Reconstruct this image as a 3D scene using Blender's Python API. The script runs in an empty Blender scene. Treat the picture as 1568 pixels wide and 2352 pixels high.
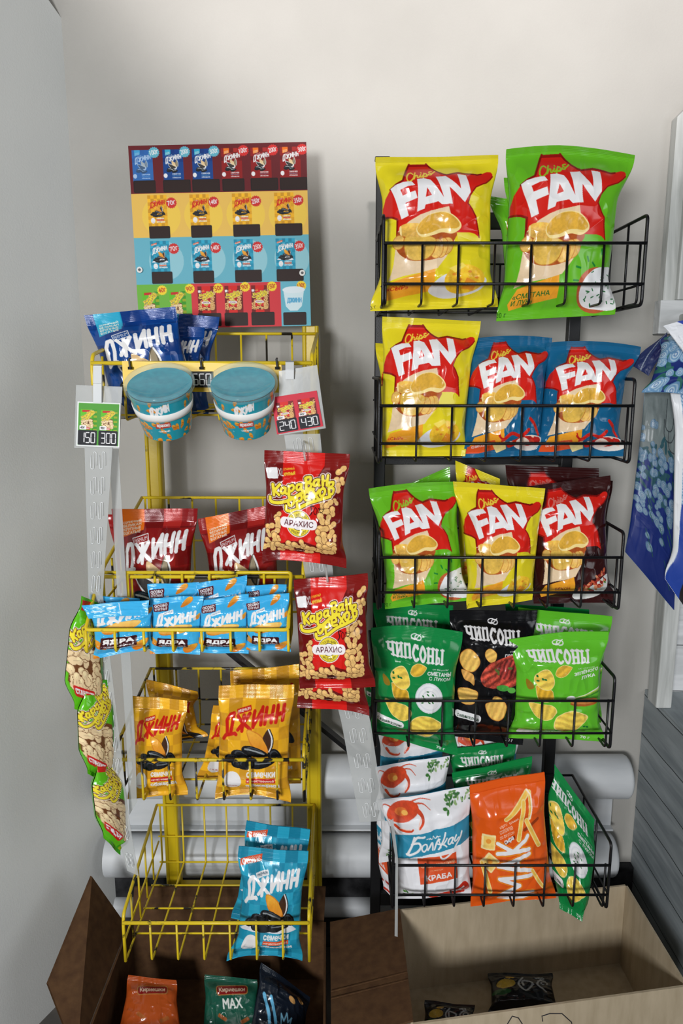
import bpy, math, random
import numpy as np

# ------------------------------------------------------------------ camera, light, exposure
SC = bpy.context.scene
COL = SC.collection
H = 1.30                       # eye height
PITCH = math.radians(10.86)
F = 1700.0                     # focal length in pixels of the 1568x2352 frame
cam = bpy.data.cameras.new('camera')
cam.sensor_fit = 'VERTICAL'; cam.sensor_height = 36.0; cam.lens = F / 2352 * 36.0
cam.clip_start = 0.02
camo = bpy.data.objects.new('camera', cam); COL.objects.link(camo)
camo.location = (0, 0, H); camo.rotation_euler = (math.pi / 2 - PITCH, 0, 0)
SC.camera = camo
SC.view_settings.view_transform = 'Standard'; SC.view_settings.look = 'None'
SC.view_settings.exposure = 0.12; SC.view_settings.gamma = 1.0
SC.view_settings.use_curve_mapping = False

def area_light(name, loc, target, sx, sy, power, color):
    l = bpy.data.lights.new(name, 'AREA'); l.shape = 'RECTANGLE'; l.size = sx; l.size_y = sy
    l.energy = power; l.color = color
    o = bpy.data.objects.new(name, l); COL.objects.link(o); o.location = loc
    d = [target[i] - loc[i] for i in range(3)]
    from mathutils import Vector
    o.rotation_euler = Vector(d).to_track_quat('-Z', 'Y').to_euler()
    return o
area_light('ceiling_lamp', (0.1, -0.9, 2.78), (0.1, 1.4, 1.0), 0.9, 0.3, 3, (1.0, 0.965, 0.94))
sp = bpy.data.lights.new('added_wall_spot', 'SPOT'); sp.energy = 185; sp.spot_size = math.radians(49); sp.spot_blend = .45; sp.shadow_soft_size = .06; sp.color = (1.0, 0.95, 0.935)  # unseen spot added to brighten only the upper wall
spo = bpy.data.objects.new('added_wall_spot', sp); COL.objects.link(spo); spo.location = (0.2, -0.55, 2.53)
from mathutils import Vector as _V
spo.rotation_euler = (_V((0.24, 1.5, 2.44)) - _V(spo.location)).to_track_quat('-Z', 'Y').to_euler()
area_light('window_daylight', (-0.62, -1.40, 1.38), (0.05, 1.4, 0.83), 0.40, 0.40, 50, (0.97, 0.985, 1.0))
area_light('added_fill_right', (1.9, -0.9, 1.7), (-0.5, 1.3, 1.3), 1.1, 1.1, 12, (0.92, 0.96, 1.0))  # unseen fill light added at the right to lift the left wall
world = bpy.data.worlds.new('room_ambient'); SC.world = world; world.use_nodes = True
world.node_tree.nodes['Background'].inputs[0].default_value = (0.86, 0.93, 1.0, 1)
world.node_tree.nodes['Background'].inputs[1].default_value = 0.045

# ------------------------------------------------------------------ helpers
def P(px, py, Y):
    """world point seen at photo pixel (px,py) lying on the plane y=Y"""
    a = PITCH + math.atan((py - 1176) / F)
    z = -Y * math.tan(a)
    zc = Y * math.cos(PITCH) - z * math.sin(PITCH)
    return np.array([(px - 784) / F * zc, Y, H + z])

def lin(c):
    c = np.asarray(c, dtype=np.float32) / 255.0
    return np.where(c <= 0.04045, c / 12.92, ((np.maximum(c, 0) + 0.055) / 1.055) ** 2.4)

# ------------------------------------------------------------------ print artwork rasteriser
_rng = np.random.default_rng(5)
def smooth_noise(n, cells, seed):
    r = np.random.default_rng(seed); g = r.random((cells + 1, cells + 1)).astype(np.float32)
    t = np.linspace(0, cells, n, endpoint=False); i = t.astype(int); f = (t - i); f = f * f * (3 - 2 * f)
    a = g[i][:, i] * (1 - f)[None, :] + g[i][:, i + 1] * f[None, :]
    b = g[i + 1][:, i] * (1 - f)[None, :] + g[i + 1][:, i + 1] * f[None, :]
    return (a * (1 - f)[:, None] + b * f[:, None]).astype(np.float32)
NOISE = (smooth_noise(1024, 24, 1) * .5 + smooth_noise(1024, 90, 2) * .3 + smooth_noise(1024, 300, 3) * .2) * 2 - 1

_tc = {}
def text_tris(s, bold):
    k = (s, bold)
    if k in _tc: return _tc[k]
    c = bpy.data.curves.new('glyph_outline', 'FONT'); c.body = s; c.offset = bold; c.resolution_u = 4
    o = bpy.data.objects.new('glyph_outline', c); COL.objects.link(o)
    dg = bpy.context.evaluated_depsgraph_get(); dg.update()
    e = o.evaluated_get(dg); m = e.to_mesh()
    m.calc_loop_triangles()
    v = np.array([p.co[:2] for p in m.vertices], dtype=np.float64).reshape(-1, 2)
    t = np.array([tuple(x.vertices) for x in m.loop_triangles]).reshape(-1, 3)
    e.to_mesh_clear(); bpy.data.objects.remove(o); bpy.data.curves.remove(c)
    mn = v.min(0); mx = v.max(0)
    v = (v - mn) / (mx - mn); v[:, 1] = 1 - v[:, 1]
    _tc[k] = (v, t, (mx - mn)); return _tc[k]

def catmull(p, n=6, closed=True):
    p = np.asarray(p, float); N = len(p); out = []
    rng = range(N) if closed else range(N - 1)
    for i in rng:
        if closed: a, b, c, d = p[i - 1], p[i], p[(i + 1) % N], p[(i + 2) % N]
        else: a, b, c, d = p[max(i - 1, 0)], p[i], p[i + 1], p[min(i + 2, N - 1)]
        for k in range(n):
            t = k / n
            out.append(.5 * ((2 * b) + (c - a) * t + (2 * a - 5 * b + 4 * c - d) * t * t + (3 * b - a - 3 * c + d) * t ** 3))
    if not closed: out.append(p[-1])
    return np.array(out)

class Art:
    """a flat printed design; coordinates are design units, y down"""
    def __init__(s, box, res, bg):
        s.x0, s.y0, s.x1, s.y1 = box; s.SS = 2
        s.k = res / (s.x1 - s.x0) * s.SS
        s.W = int(res) * s.SS; s.Hh = int(round((s.y1 - s.y0) * s.k / s.SS)) * s.SS
        s.img = np.empty((s.Hh, s.W, 3), np.float32); s.img[:] = bg
    def px(s, p):
        p = np.asarray(p, float); return (p - [s.x0, s.y0]) * s.k
    def edges_mask(s, A, B):
        """non-zero winding fill of directed edges A->B (pixel coords)"""
        allp = np.concatenate([A, B]); x0 = max(int(allp[:, 0].min()) - 1, 0); x1 = min(int(allp[:, 0].max()) + 2, s.W)
        y0 = max(int(allp[:, 1].min()) - 1, 0); y1 = min(int(allp[:, 1].max()) + 2, s.Hh)
        if x1 <= x0 or y1 <= y0: return None
        d = np.zeros((y1 - y0, x1 - x0 + 1), np.int32)
        for a, b in zip(A, B):
            if a[1] == b[1]: continue
            sg = 1
            if a[1] > b[1]: a, b, sg = b, a, -1
            r0 = max(math.ceil(a[1] - .5), y0); r1 = min(math.ceil(b[1] - .5), y1)
            if r1 <= r0: continue
            r = np.arange(r0, r1); xs = a[0] + (r + .5 - a[1]) * (b[0] - a[0]) / (b[1] - a[1])
            ci = np.clip(np.ceil(xs - .5).astype(int) - x0, 0, x1 - x0)
            d[r - y0, ci] += sg
        return (y0, x0, np.cumsum(d, 1)[:, :-1])
    def put(s, m, col, alpha=1.0, tex=0, stripes=None, grad=None):
        y0, x0, k = m; h, w = k.shape; sub = s.img[y0:y0 + h, x0:x0 + w]; hh, ww = sub.shape[:2]; k = k[:hh, :ww]
        c = np.empty((hh, ww, 3), np.float32); c[:] = col
        yy, xx = np.mgrid[y0:y0 + hh, x0:x0 + ww]
        if grad:
            g = ((yy - y0) / max(hh, 1))[..., None]; c = c * (1 - g) + np.array(grad, np.float32) * g
        if tex: c *= (1 + tex * NOISE[(yy // 2) % 1024, (xx // 2) % 1024])[..., None]
        if stripes:
            amp, ang, wl = stripes; a = math.radians(ang)
            c *= (1 + amp * np.sin((xx * math.cos(a) + yy * math.sin(a)) * 2 * math.pi / (wl * s.k) + 2.5 * NOISE[(yy // 4) % 1024, (xx // 4) % 1024]))[..., None]
        kk = (k != 0).astype(np.float32)[..., None] * alpha
        sub[:] = sub * (1 - kk) + np.clip(c, 0, 255) * kk
    def poly(s, pts, col, smooth=0, **kw):
        if smooth: pts = catmull(pts, smooth)
        q = s.px(pts); m = s.edges_mask(q, np.roll(q, -1, 0))
        if m is None: return
        s.put((m[0], m[1], m[2] % 2), col, **kw)
    def ell(s, cx, cy, rx, ry, col, rot=0, **kw):
        t = np.linspace(0, 2 * math.pi, 28, endpoint=False); a = math.radians(rot)
        x = rx * np.cos(t); y = ry * np.sin(t)
        s.poly(np.stack([cx + x * math.cos(a) - y * math.sin(a), cy + x * math.sin(a) + y * math.cos(a)], 1), col, **kw)
    def rect(s, x0, y0, x1, y1, col, r=0, rot=0, **kw):
        if r:
            pts = []
            for (cx, cy, a0) in ((x1 - r, y0 + r, -90), (x1 - r, y1 - r, 0), (x0 + r, y1 - r, 90), (x0 + r, y0 + r, 180)):
                for k in range(5):
                    a = math.radians(a0 + k * 22.5); pts.append((cx + r * math.cos(a), cy + r * math.sin(a)))
        else: pts = [(x0, y0), (x1, y0), (x1, y1), (x0, y1)]
        pts = np.array(pts, float)
        if rot:
            a = math.radians(rot); c = np.array([(x0 + x1) / 2, (y0 + y1) / 2]); d = pts - c
            pts = np.stack([c[0] + d[:, 0] * math.cos(a) - d[:, 1] * math.sin(a), c[1] + d[:, 0] * math.sin(a) + d[:, 1] * math.cos(a)], 1)
        s.poly(pts, col, **kw)
    def stroke(s, pts, w, col, smooth=0, closed=False, w1=None, **kw):
        if smooth: pts = catmull(pts, smooth, closed)
        q = s.px(pts)
        if closed: q = np.vstack([q, q[:1]])
        n = len(q); A = []; B = []
        ws = np.linspace(w, w if w1 is None else w1, n) * s.k / 2
        for i in range(n - 1):
            d = q[i + 1] - q[i]; L = np.hypot(*d)
            if L < 1e-6: continue
            nn = np.array([-d[1], d[0]]) / L
            quad = np.array([q[i] + nn * ws[i], q[i + 1] + nn * ws[i + 1], q[i + 1] - nn * ws[i + 1], q[i] - nn * ws[i]])
            A.append(quad); B.append(np.roll(quad, -1, 0))
        t = np.linspace(0, -2 * math.pi, 12, endpoint=False)
        for i in range(n):
            if ws[i] < 1: continue
            c = np.stack([q[i][0] + ws[i] * np.cos(t), q[i][1] + ws[i] * np.sin(t)], 1)
            A.append(c); B.append(np.roll(c, -1, 0))
        if not A: return
        m = s.edges_mask(np.concatenate(A), np.concatenate(B))
        if m is not None: s.put(m, col, **kw)
    def grow(s, m, r):
        y_, x_, k = m; out = np.pad((k != 0), r)
        for i in range(r):
            n_ = out.copy()
            n_[1:] |= out[:-1]; n_[:-1] |= out[1:]; n_[:, 1:] |= out[:, :-1]; n_[:, :-1] |= out[:, 1:]
            if i % 2:
                n_[1:, 1:] |= out[:-1, :-1]; n_[:-1, :-1] |= out[1:, 1:]; n_[1:, :-1] |= out[:-1, 1:]; n_[:-1, 1:] |= out[1:, :-1]
            out = n_
        return (y_ - r, x_ - r, out)
    def text(s, t, x0, y0, x1, y1, col, bold=0.02, rot=0, shear=0, outline=(), arc=0, **kw):
        """text fitted to the box, sheared, then turned about the box centre"""
        v, tr, _ = text_tris(t, 0)
        w, h = x1 - x0, y1 - y0
        bp = int(round(bold * h * s.k * 1.1))
        if bp: e = bp / s.k; x0 += e; y0 += e; w -= 2 * e; h -= 2 * e
        x = v[:, 0] * w + (0.5 - v[:, 1]) * shear * h; y = v[:, 1] * h
        if arc: y = y + arc * (4 * (v[:, 0] - .5) ** 2)
        cx, cy = w / 2, h / 2; a = math.radians(rot)
        X = x0 + cx + (x - cx) * math.cos(a) - (y - cy) * math.sin(a)
        Y = y0 + cy + (x - cx) * math.sin(a) + (y - cy) * math.cos(a)
        q = s.px(np.stack([X, Y], 1))
        A = q[tr].reshape(-1, 2); B = q[np.roll(tr, -1, 1)].reshape(-1, 2)
        m = s.edges_mask(A, B)
        if m is None: return
        if bp:
            y_, x_, k = s.grow(m, bp); cy0 = max(0, -y_); cx0 = max(0, -x_); m = (y_ + cy0, x_ + cx0, k[cy0:, cx0:].astype(int))
        for (rad, oc) in outline:
            yy, xx, out = s.grow(m, max(1, int(rad * s.k))); cy0 = max(0, -yy); cx0 = max(0, -xx)
            s.put((yy + cy0, xx + cx0, out[cy0:, cx0:]), oc)
        s.put(m, col, **kw)
    def blit(s, src, quad):
        """paste a finished design into a quadrilateral TL,TR,BR,BL (bounding box, bilinear corners ignored beyond affine)"""
        q = s.px(quad); x0, y0 = q.min(0); x1, y1 = q.max(0)
        X0, Y0, X1, Y1 = max(int(x0), 0), max(int(y0), 0), min(int(x1), s.W), min(int(y1), s.Hh)
        if X1 <= X0 or Y1 <= Y0: return
        yy, xx = np.mgrid[Y0:Y1, X0:X1]
        o = q[0]; e1 = q[1] - q[0]; e2 = q[3] - q[0]; det = e1[0] * e2[1] - e1[1] * e2[0]
        dx = xx + .5 - o[0]; dy = yy + .5 - o[1]
        u = (dx * e2[1] - dy * e2[0]) / det; v = (e1[0] * dy - e1[1] * dx) / det
        ok = (u >= 0) & (u <= 1) & (v >= 0) & (v <= 1)
        c = src.sample(u, v)
        sub = s.img[Y0:Y1, X0:X1]; sub[ok] = c[ok]
    def done(s):
        a = s.img; s.out = (a[0::2, 0::2] + a[1::2, 0::2] + a[0::2, 1::2] + a[1::2, 1::2]) / 4; s.img = None; return s
    def sample(s, u, v, lod=1):
        a = s.out; h, w = a.shape[:2]
        x = np.clip(u * w - .5, 0, w - 1.001); y = np.clip(v * h - .5, 0, h - 1.001)
        i = x.astype(int); j = y.astype(int); f = (x - i)[..., None]; g = (y - j)[..., None]
        return (a[j, i] * (1 - f) + a[j, i + 1] * f) * (1 - g) + (a[j + 1, i] * (1 - f) + a[j + 1, i + 1] * f) * g

WHITE = (238, 236, 236)
def arr(*p): return np.array(p, float)

# ---------------- potato chip bag with a red star
def art_fan(kind):
    bg = {'yellow': (232, 214, 38), 'green': (104, 186, 36), 'blue': (22, 96, 138), 'brown': (52, 16, 16)}[kind]
    a = Art((100, 80, 1490, 1800), 600, bg)
    star = arr((525, 165), (700, 160), (745, 215), (800, 265), (860, 302), (900, 318), (1020, 290), (1220, 322), (1260, 310), (1320, 280), (1360, 280), (1385, 300), (1390, 330), (1370, 370),
               (1330, 415), (1220, 470), (1165, 560), (1140, 650), (1190, 710), (1232, 790), (1275, 1022), (1220, 985), (1160, 972), (1000, 975), (900, 1000), (500, 1000), (350, 1000), (350, 800), (290, 772), (188, 756),
               (188, 660), (215, 560), (280, 470), (350, 420), (430, 380), (470, 290))
    a.poly(star, (214, 34, 24)); a.stroke(star[[1,2,3,4,5,6,7,8]], 20, (130, 16, 14)); a.stroke(star[[12,13,14,15,16,17,18,19,20]], 16, (150, 18, 14))
    a.stroke(star[26:30], 22, (140, 16, 12)); a.stroke(star[32:], 20, (130, 16, 14)); a.stroke(star[[35, 0]], 20, (130, 16, 14)); a.poly(arr((525, 165), (700, 160), (720, 190), (525, 195)), (150, 18, 16))
    cc = {'yellow': (246, 214, 70), 'green': (150, 196, 40), 'blue': (246, 214, 70), 'brown': (220, 120, 110)}[kind]
    for st in ([(548, 300), (535, 283), (508, 290), (483, 330), (476, 375), (495, 398), (530, 375), (548, 350)],
               [(575, 278), (560, 320), (550, 365), (575, 318), (592, 318), (590, 345), (602, 350), (618, 325)],
               [(630, 305), (622, 335), (636, 340), (655, 312)], [(668, 285), (655, 335), (645, 380)], [(662, 300), (685, 290), (690, 318), (668, 335), (690, 330), (712, 300)],
               [(745, 262), (722, 268), (722, 285), (742, 295), (735, 312), (712, 310)], [(742, 300), (780, 265)], [(635, 278), (637, 282)]):
        a.stroke(st, 15, cc, smooth=5)
    F_ = arr((283, 462), (340, 428), (430, 400), (520, 395), (552, 440), (470, 452), (385, 487), (405, 548), (548, 500), (568, 580), (435, 630), (475, 768), (395, 802), (340, 640))
    a.poly(F_, WHITE)
    AN = arr((582, 368), (655, 357), (722, 378), (865, 582), (782, 342), (885, 332), (1052, 492), (1008, 310), (1098, 322), (1165, 530), (1105, 640), (925, 470), (965, 655), (845, 662), (800, 625), (660, 655), (650, 698), (566, 732))
    a.poly(AN, WHITE); a.poly(arr((680, 470), (732, 548), (662, 572)), (214, 34, 24))
    # paper cone with chips
    paper = (236, 208, 170)
    a.poly(arr((360, 935), (480, 830), (600, 765), (730, 720), (922, 685), (945, 770), (1000, 860), (990, 1080), (900, 1240), (800, 1370), (620, 1412), (430, 1440), (280, 1490), (320, 1300), (335, 1130)), paper, tex=.05)
    a.poly(arr((335, 1010), (345, 1130), (400, 1210), (500, 1270), (640, 1282), (800, 1255), (930, 1170), (985, 1060), (980, 960), (500, 920), (380, 930)), (176, 84, 34), smooth=4, tex=.15)
    for (x, y, rx, ry, r) in ((370, 1060, 60, 75, 10), (900, 1120, 70, 95, 20), (850, 1140, 60, 110, 14), (790, 1150, 70, 105, 10)):
        a.ell(x, y, rx + 7, ry + 7, (206, 128, 52), rot=r); a.ell(x, y, rx, ry, (240, 192, 100), rot=r, tex=.2)
    a.poly(arr((430, 1010), (600, 985), (770, 1030), (780, 1120), (740, 1220), (650, 1272), (520, 1272), (445, 1200)), (196, 124, 44), smooth=5)
    a.poly(arr((440, 1015), (600, 992), (765, 1035), (770, 1120), (732, 1212), (648, 1264), (525, 1264), (452, 1195)), (234, 190, 84), smooth=5, tex=.14)
    a.poly(arr((385, 890), (440, 858), (560, 856), (680, 900), (720, 1000), (520, 1010), (400, 985)), (238, 186, 84), smooth=5, tex=.25)
    a.poly(arr((372, 905), (392, 880), (402, 980), (385, 975)), (250, 222, 150), smooth=4)
    a.poly(arr((560, 940), (600, 850), (700, 765), (830, 738), (940, 762), (1030, 830), (1065, 895), (1040, 945), (960, 985), (850, 968), (740, 1000), (620, 1010)), (250, 224, 150), smooth=5)
    a.poly(arr((570, 925), (606, 850), (702, 772), (830, 746), (932, 772), (1018, 838), (1045, 895), (1000, 930), (900, 925), (820, 930), (720, 970), (610, 980)), (224, 172, 62), smooth=5, tex=.16)
    # banner
    a.poly(arr((270, 1640), (320, 1500), (480, 1450), (775, 1375), (778, 1600), (520, 1645), (300, 1700)), (244, 166, 44), tex=.06)
    if kind == 'yellow':
        a.poly(arr((730, 1610), (770, 1530), (870, 1450), (1000, 1420), (1230, 1440), (1345, 1500), (1230, 1620), (1000, 1680), (850, 1675)), (228, 228, 236), smooth=4)
        a.poly(arr((880, 1500), (920, 1420), (1000, 1350), (1130, 1330), (1290, 1390), (1320, 1500), (1220, 1600), (1050, 1640), (920, 1600)), (248, 196, 52), smooth=4, tex=.2)
        a.poly(arr((930, 1370), (1080, 1310), (1120, 1350), (1000, 1420)), (252, 226, 100)); a.poly(arr((1060, 1590), (1120, 1480), (1230, 1530), (1180, 1610)), (236, 148, 44))
        for (x, y) in ((1160, 1415), (985, 1440), (1045, 1500), (1230, 1480)): a.ell(x, y, 22, 14, (226, 140, 40))
        a.text('«СЫР»', 300, 1540, 515, 1585, (206, 40, 30), bold=.03, rot=-4)
        a.text('120 г', 130, 1745, 240, 1785, (30, 30, 20), bold=.01, rot=-20)
    elif kind == 'green':
        a.ell(1215, 1540, 235, 235, (190, 92, 52), tex=.1); a.poly(arr((1010, 1560), (1060, 1440), (1180, 1330), (1320, 1300), (1450, 1330), (1450, 1720), (1200, 1730), (1060, 1680)), (240, 240, 240), smooth=4, tex=.03)
        r = random.Random(3)
        for _ in range(26):
            x = r.uniform(1070, 1430); y = r.uniform(1340, 1680); an = r.uniform(0, 3.1); a.stroke([(x, y), (x + 26 * math.cos(an), y + 26 * math.sin(an))], 11, (24, 110, 50))
        for (x, y, an) in ((960, 1300, .3), (1080, 1200, 1.2), (1250, 1120, 1.4), (940, 1440, 0.1), (1150, 1260, .8)): a.stroke([(x, y), (x + 50 * math.cos(an), y + 50 * math.sin(an))], 20, (20, 130, 50))
        a.text('«СМЕТАНА', 300, 1535, 690, 1585, (20, 110, 44), bold=.02, rot=-4); a.text('И ЛУК»', 305, 1600, 520, 1650, (20, 110, 44), bold=.02, rot=-4)
        a.text('120 г', 150, 1715, 280, 1765, (10, 60, 20), bold=.01)
    elif kind == 'blue':
        a.ell(1200, 1600, 260, 120, (240, 232, 224)); 
        for (p, w) in (([(760, 1560), (900, 1450), (1050, 1490), (1180, 1400)], 50), ([(880, 1620), (1100, 1540), (1340, 1560)], 90), ([(1190, 1240), (1280, 1330), (1350, 1480)], 46), ([(700, 1480), (780, 1560)], 30)):
            a.stroke(p, w, (206, 36, 26), smooth=5, tex=.25)
        a.ell(1150, 1590, 130, 55, (222, 60, 40), tex=.3); a.poly(arr((980, 1560), (1100, 1510), (1200, 1600), (1040, 1660)), (246, 226, 210), smooth=3); a.stroke([(700, 1440), (740, 1520), (850, 1500)], 20, (200, 30, 24), smooth=4)
        for (x, y) in ((1240, 1500), (1320, 1620), (1060, 1560), (900, 1580)): a.ell(x, y, 30, 16, (250, 214, 190), rot=30)
        a.poly(arr((240, 1640), (500, 1560), (640, 1540), (700, 1680), (420, 1740), (220, 1740)), (226, 84, 36)); a.text('СО ВКУСОМ КРАБА', 300, 1600, 620, 1640, WHITE, bold=.02, rot=-10)
        a.poly(arr((620, 1620), (800, 1560), (840, 1680), (700, 1740)), (240, 220, 150), tex=.1)
    else:
        a.poly(arr((780, 1690), (860, 1600), (1330, 1380), (1370, 1440), (1250, 1620), (1100, 1720), (850, 1750)), (226, 226, 222), smooth=4)
        r = random.Random(4)
        for _ in range(60):
            x = r.uniform(850, 1320); y = 1640 - (x - 850) * .52 + r.uniform(-90, 70); a.ell(x, y, r.uniform(20, 42), r.uniform(12, 24), r.choice([(170, 60, 44), (206, 96, 62), (150, 40, 36), (232, 150, 110)]), rot=r.uniform(0, 180))
        a.ell(1290, 1470, 24, 12, (60, 140, 50), rot=40); a.ell(1010, 1560, 24, 12, (60, 140, 50), rot=10)
        a.text('БЕКОН', 480, 1520, 700, 1570, (160, 40, 20), bold=.02, rot=-6)
    # top crimp line
    a.poly(arr((100, 80), (1490, 80), (1490, 120), (100, 150)), tuple(min(255, c * .93) for c in bg))
    return a.done()

def seal_star(a): pass

# ---------------- ribbed chip packets
def art_chipsony(kind):
    bg = {'dark': (18, 134, 66), 'black': (12, 12, 15), 'light': (98, 190, 44)}[kind]
    a = Art((60, 140, 1370, 1960), 520, bg)
    a.ell(680, 275, 50, 32, WHITE, rot=-12); a.ell(680, 275, 38, 20, bg, rot=-12); a.ell(735, 290, 50, 36, WHITE, rot=12); a.ell(735, 290, 36, 23, bg, rot=12); a.stroke([(640, 300), (700, 310), (770, 250)], 12, WHITE, smooth=4)
    yL = 1 if kind != 'light' else 1
    x = 290
    def st(p, w=34): a.stroke(p, w, WHITE)
    T, B = 350, 480
    def serif(x, y, l=26): a.stroke([(x - l, y), (x + l, y)], 20, WHITE)
    q = lambda x: (x - 290) * .06          # the word slopes a little
    L = [('Ч', 330), ('И', 455), ('П', 575), ('С', 690), ('О', 800), ('Н', 915), ('Ы', 1040)]
    for ch, cx in L:
        t = T + q(cx); b = B + q(cx) + (20 if ch in 'СОНЫ' else 0); m = (t + b) / 2
        l, r = cx - 32, cx + 32
        if ch == 'Ч': st([(l, t), (l, m), (cx, m + 14), (r, m)]); st([(r, t), (r, b)]); serif(l, t); serif(r, t); serif(r, b)
        if ch == 'И': st([(l, t), (l, b)]); st([(r, t), (r, b)]); st([(l, b - 10), (r, t + 10)], 26); serif(l, t, 22); serif(r, t, 22); serif(l, b, 22); serif(r, b, 22)
        if ch == 'П': st([(l, t), (l, b)]); st([(r, t), (r, b)]); st([(l, t), (r, t)], 28); serif(l, b, 22); serif(r, b, 22)
        if ch == 'С': st(catmull([(r + 6, t + 22), (cx, t), (l, m - 14), (l, m + 14), (cx, b), (r + 6, b - 22)], 5, False)); st([(r + 6, t - 4), (r + 6, t + 30)], 20)
        if ch == 'О': st(catmull([(cx, t), (r + 2, m - 20), (r + 2, m + 20), (cx, b), (l - 2, m + 20), (l - 2, m - 20)], 5).tolist() + [(cx, t)])
        if ch == 'Н': st([(l, t), (l, b)]); st([(r, t), (r, b)]); st([(l, m), (r, m)], 26); serif(l, t, 22); serif(r, t, 22); serif(l, b, 22); serif(r, b, 22)
        if ch == 'Ы': st([(l - 4, t), (l - 4, b)]); st([(l - 4, m), (cx + 2, m + 8), (cx + 6, b - 16), (l, b)], 24); st([(r + 16, t), (r + 16, b)]); serif(l - 4, t, 22); serif(r + 16, t, 22); serif(r + 16, b, 22)
    a.text('со вкусом', 960, 622, 1215, 650, WHITE, bold=.02)
    if kind == 'dark': a.text('СМЕТАНЫ', 885, 665, 1265, 725, WHITE, bold=.03); a.text('С ЛУКОМ', 915, 745, 1260, 800, WHITE, bold=.03)
    if kind == 'light': a.text('ЗЕЛЁНОГО', 900, 655, 1290, 725, WHITE, bold=.03, rot=-8); a.text('ЛУКА', 1020, 755, 1250, 815, WHITE, bold=.03, rot=-8)
    if kind == 'black': a.text('ГОВЯДИНЫ', 880, 665, 1290, 725, WHITE, bold=.03); a.text('СО СПЕЦИЯМИ', 850, 745, 1320, 800, WHITE, bold=.02)
    Y_ = (240, 204, 84) if kind != 'black' else (240, 190, 96)
    def chip(pts, ang, wl, c=Y_):
        q_ = catmull(pts, 5); a.poly(q_, (252, 226, 150) if kind != 'black' else (214, 140, 60)); ce = q_.mean(0); a.poly(ce + (q_ - ce) * .94, c, stripes=(.09, ang, wl), tex=.1)
    if kind != 'black':
        chip([(330, 960), (350, 900), (560, 980), (605, 1080), (600, 1165), (480, 1200), (370, 1150)], 20, 80, (222, 172, 50))
        chip([(305, 800), (345, 700), (460, 618), (540, 650), (600, 780), (610, 900), (540, 985), (430, 975), (350, 900)], 70, 130)
        chip([(615, 690), (650, 600), (740, 555), (850, 590), (860, 630), (790, 730), (690, 768), (630, 740)], 40, 120, (226, 180, 60))
        chip([(235, 1210), (420, 1230), (590, 1260), (660, 1360), (600, 1480), (480, 1520), (350, 1460), (280, 1360)], 15, 110)
        chip([(620, 1640), (640, 1510), (740, 1400), (880, 1355), (1020, 1380), (1165, 1480), (1040, 1600), (900, 1720), (720, 1722)], 98, 105)
        a.poly(arr((200, 800), (290, 880), (300, 960), (230, 980), (195, 900)), (150, 120, 30), smooth=4)
        for (x, y) in ((350, 740), (430, 790), (470, 800), (360, 820), (1080, 1620), (1130, 1640)): a.ell(x, y, 24, 15, (20, 110, 50), rot=x % 90)
    if kind == 'dark':
        a.ell(925, 1075, 222, 232, (222, 224, 228)); a.ell(925, 1075, 205, 212, (240, 240, 242)); a.ell(925, 1080, 180, 185, (226, 228, 232)); a.ell(935, 1075, 165, 165, (240, 240, 240)); a.stroke([(800, 1090), (850, 990), (960, 960), (1040, 1030), (1000, 1110)], 8, (206, 210, 214), smooth=5)
        for (x, y) in ((900, 975), (985, 1015), (830, 1050), (850, 1085), (905, 1110), (930, 1140), (820, 1150), (985, 1130), (905, 1020)): a.ell(x, y, 22, 11, (40, 116, 50), rot=(x * 7) % 180)
    if kind == 'light':
        a.ell(1090, 1230, 230, 60, (176, 96, 40), tex=.1); a.ell(1090, 1205, 225, 48, (206, 132, 66)); 
        for k in range(4): a.stroke([(900, 1140 + k * 8), (1100, 1100 + k * 12), (1340, 1000 + k * 26)], 22, [(236, 240, 220), (190, 214, 90), (120, 176, 50), (60, 140, 40)][k], smooth=4)
        a.ell(870, 1140, 70, 50, (244, 244, 240))
    if kind == 'black':
        chip([(180, 690), (300, 620), (420, 690), (480, 800), (400, 920), (300, 950), (200, 900), (150, 800)], 30, 90)
        chip([(180, 930), (300, 950), (380, 990), (390, 1120), (320, 1090), (230, 1060)], 30, 70, (226, 170, 90)); chip([(560, 640), (640, 600), (740, 660), (730, 760), (640, 790), (560, 720)], 60, 80)
        chip([(130, 1230), (250, 1180), (440, 1200), (460, 1290), (380, 1400), (180, 1400)], 90, 60); chip([(600, 1380), (700, 1330), (760, 1260), (900, 1290), (1000, 1400), (960, 1540), (820, 1600), (680, 1540)], 20, 90)
        a.poly(arr((500, 1000), (620, 820), (760, 760), (860, 720), (1000, 680), (1160, 760), (1200, 900), (1180, 1040), (1000, 1130), (760, 1160), (560, 1120)), (168, 66, 52), smooth=5, tex=.5, stripes=(.28, 60, 90))
        a.poly(arr((780, 860), (900, 760), (1080, 740), (1150, 900), (1000, 1010), (840, 1000)), (140, 50, 44), smooth=4, tex=.5, stripes=(.3, 20, 70)); a.ell(900, 1140, 110, 44, (70, 150, 60), tex=.3); a.ell(1050, 1160, 70, 40, (90, 170, 70))
        for (x, y) in ((760, 900), (800, 930), (990, 860)): a.ell(x, y, 40, 18, (90, 110, 50), rot=x % 90)
    if kind != 'light': a.rect(95, 1530, 540, 1640, WHITE, r=45, rot=4); a.text('С ЖИВЫМИ ВОЛНАМИ', 130, 1580, 505, 1625, (20, 50, 30), bold=.02, rot=4)
    else: a.rect(150, 1740, 760, 1830, WHITE, r=20, rot=2); a.text('С ЛУКОМ И БУЛЬОНОМ', 380, 1760, 730, 1805, (20, 60, 30), bold=.02, rot=2)
    a.text('70 г', 1050, 1880, 1180, 1925, WHITE, bold=.02, rot=4)
    return a.done()

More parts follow.
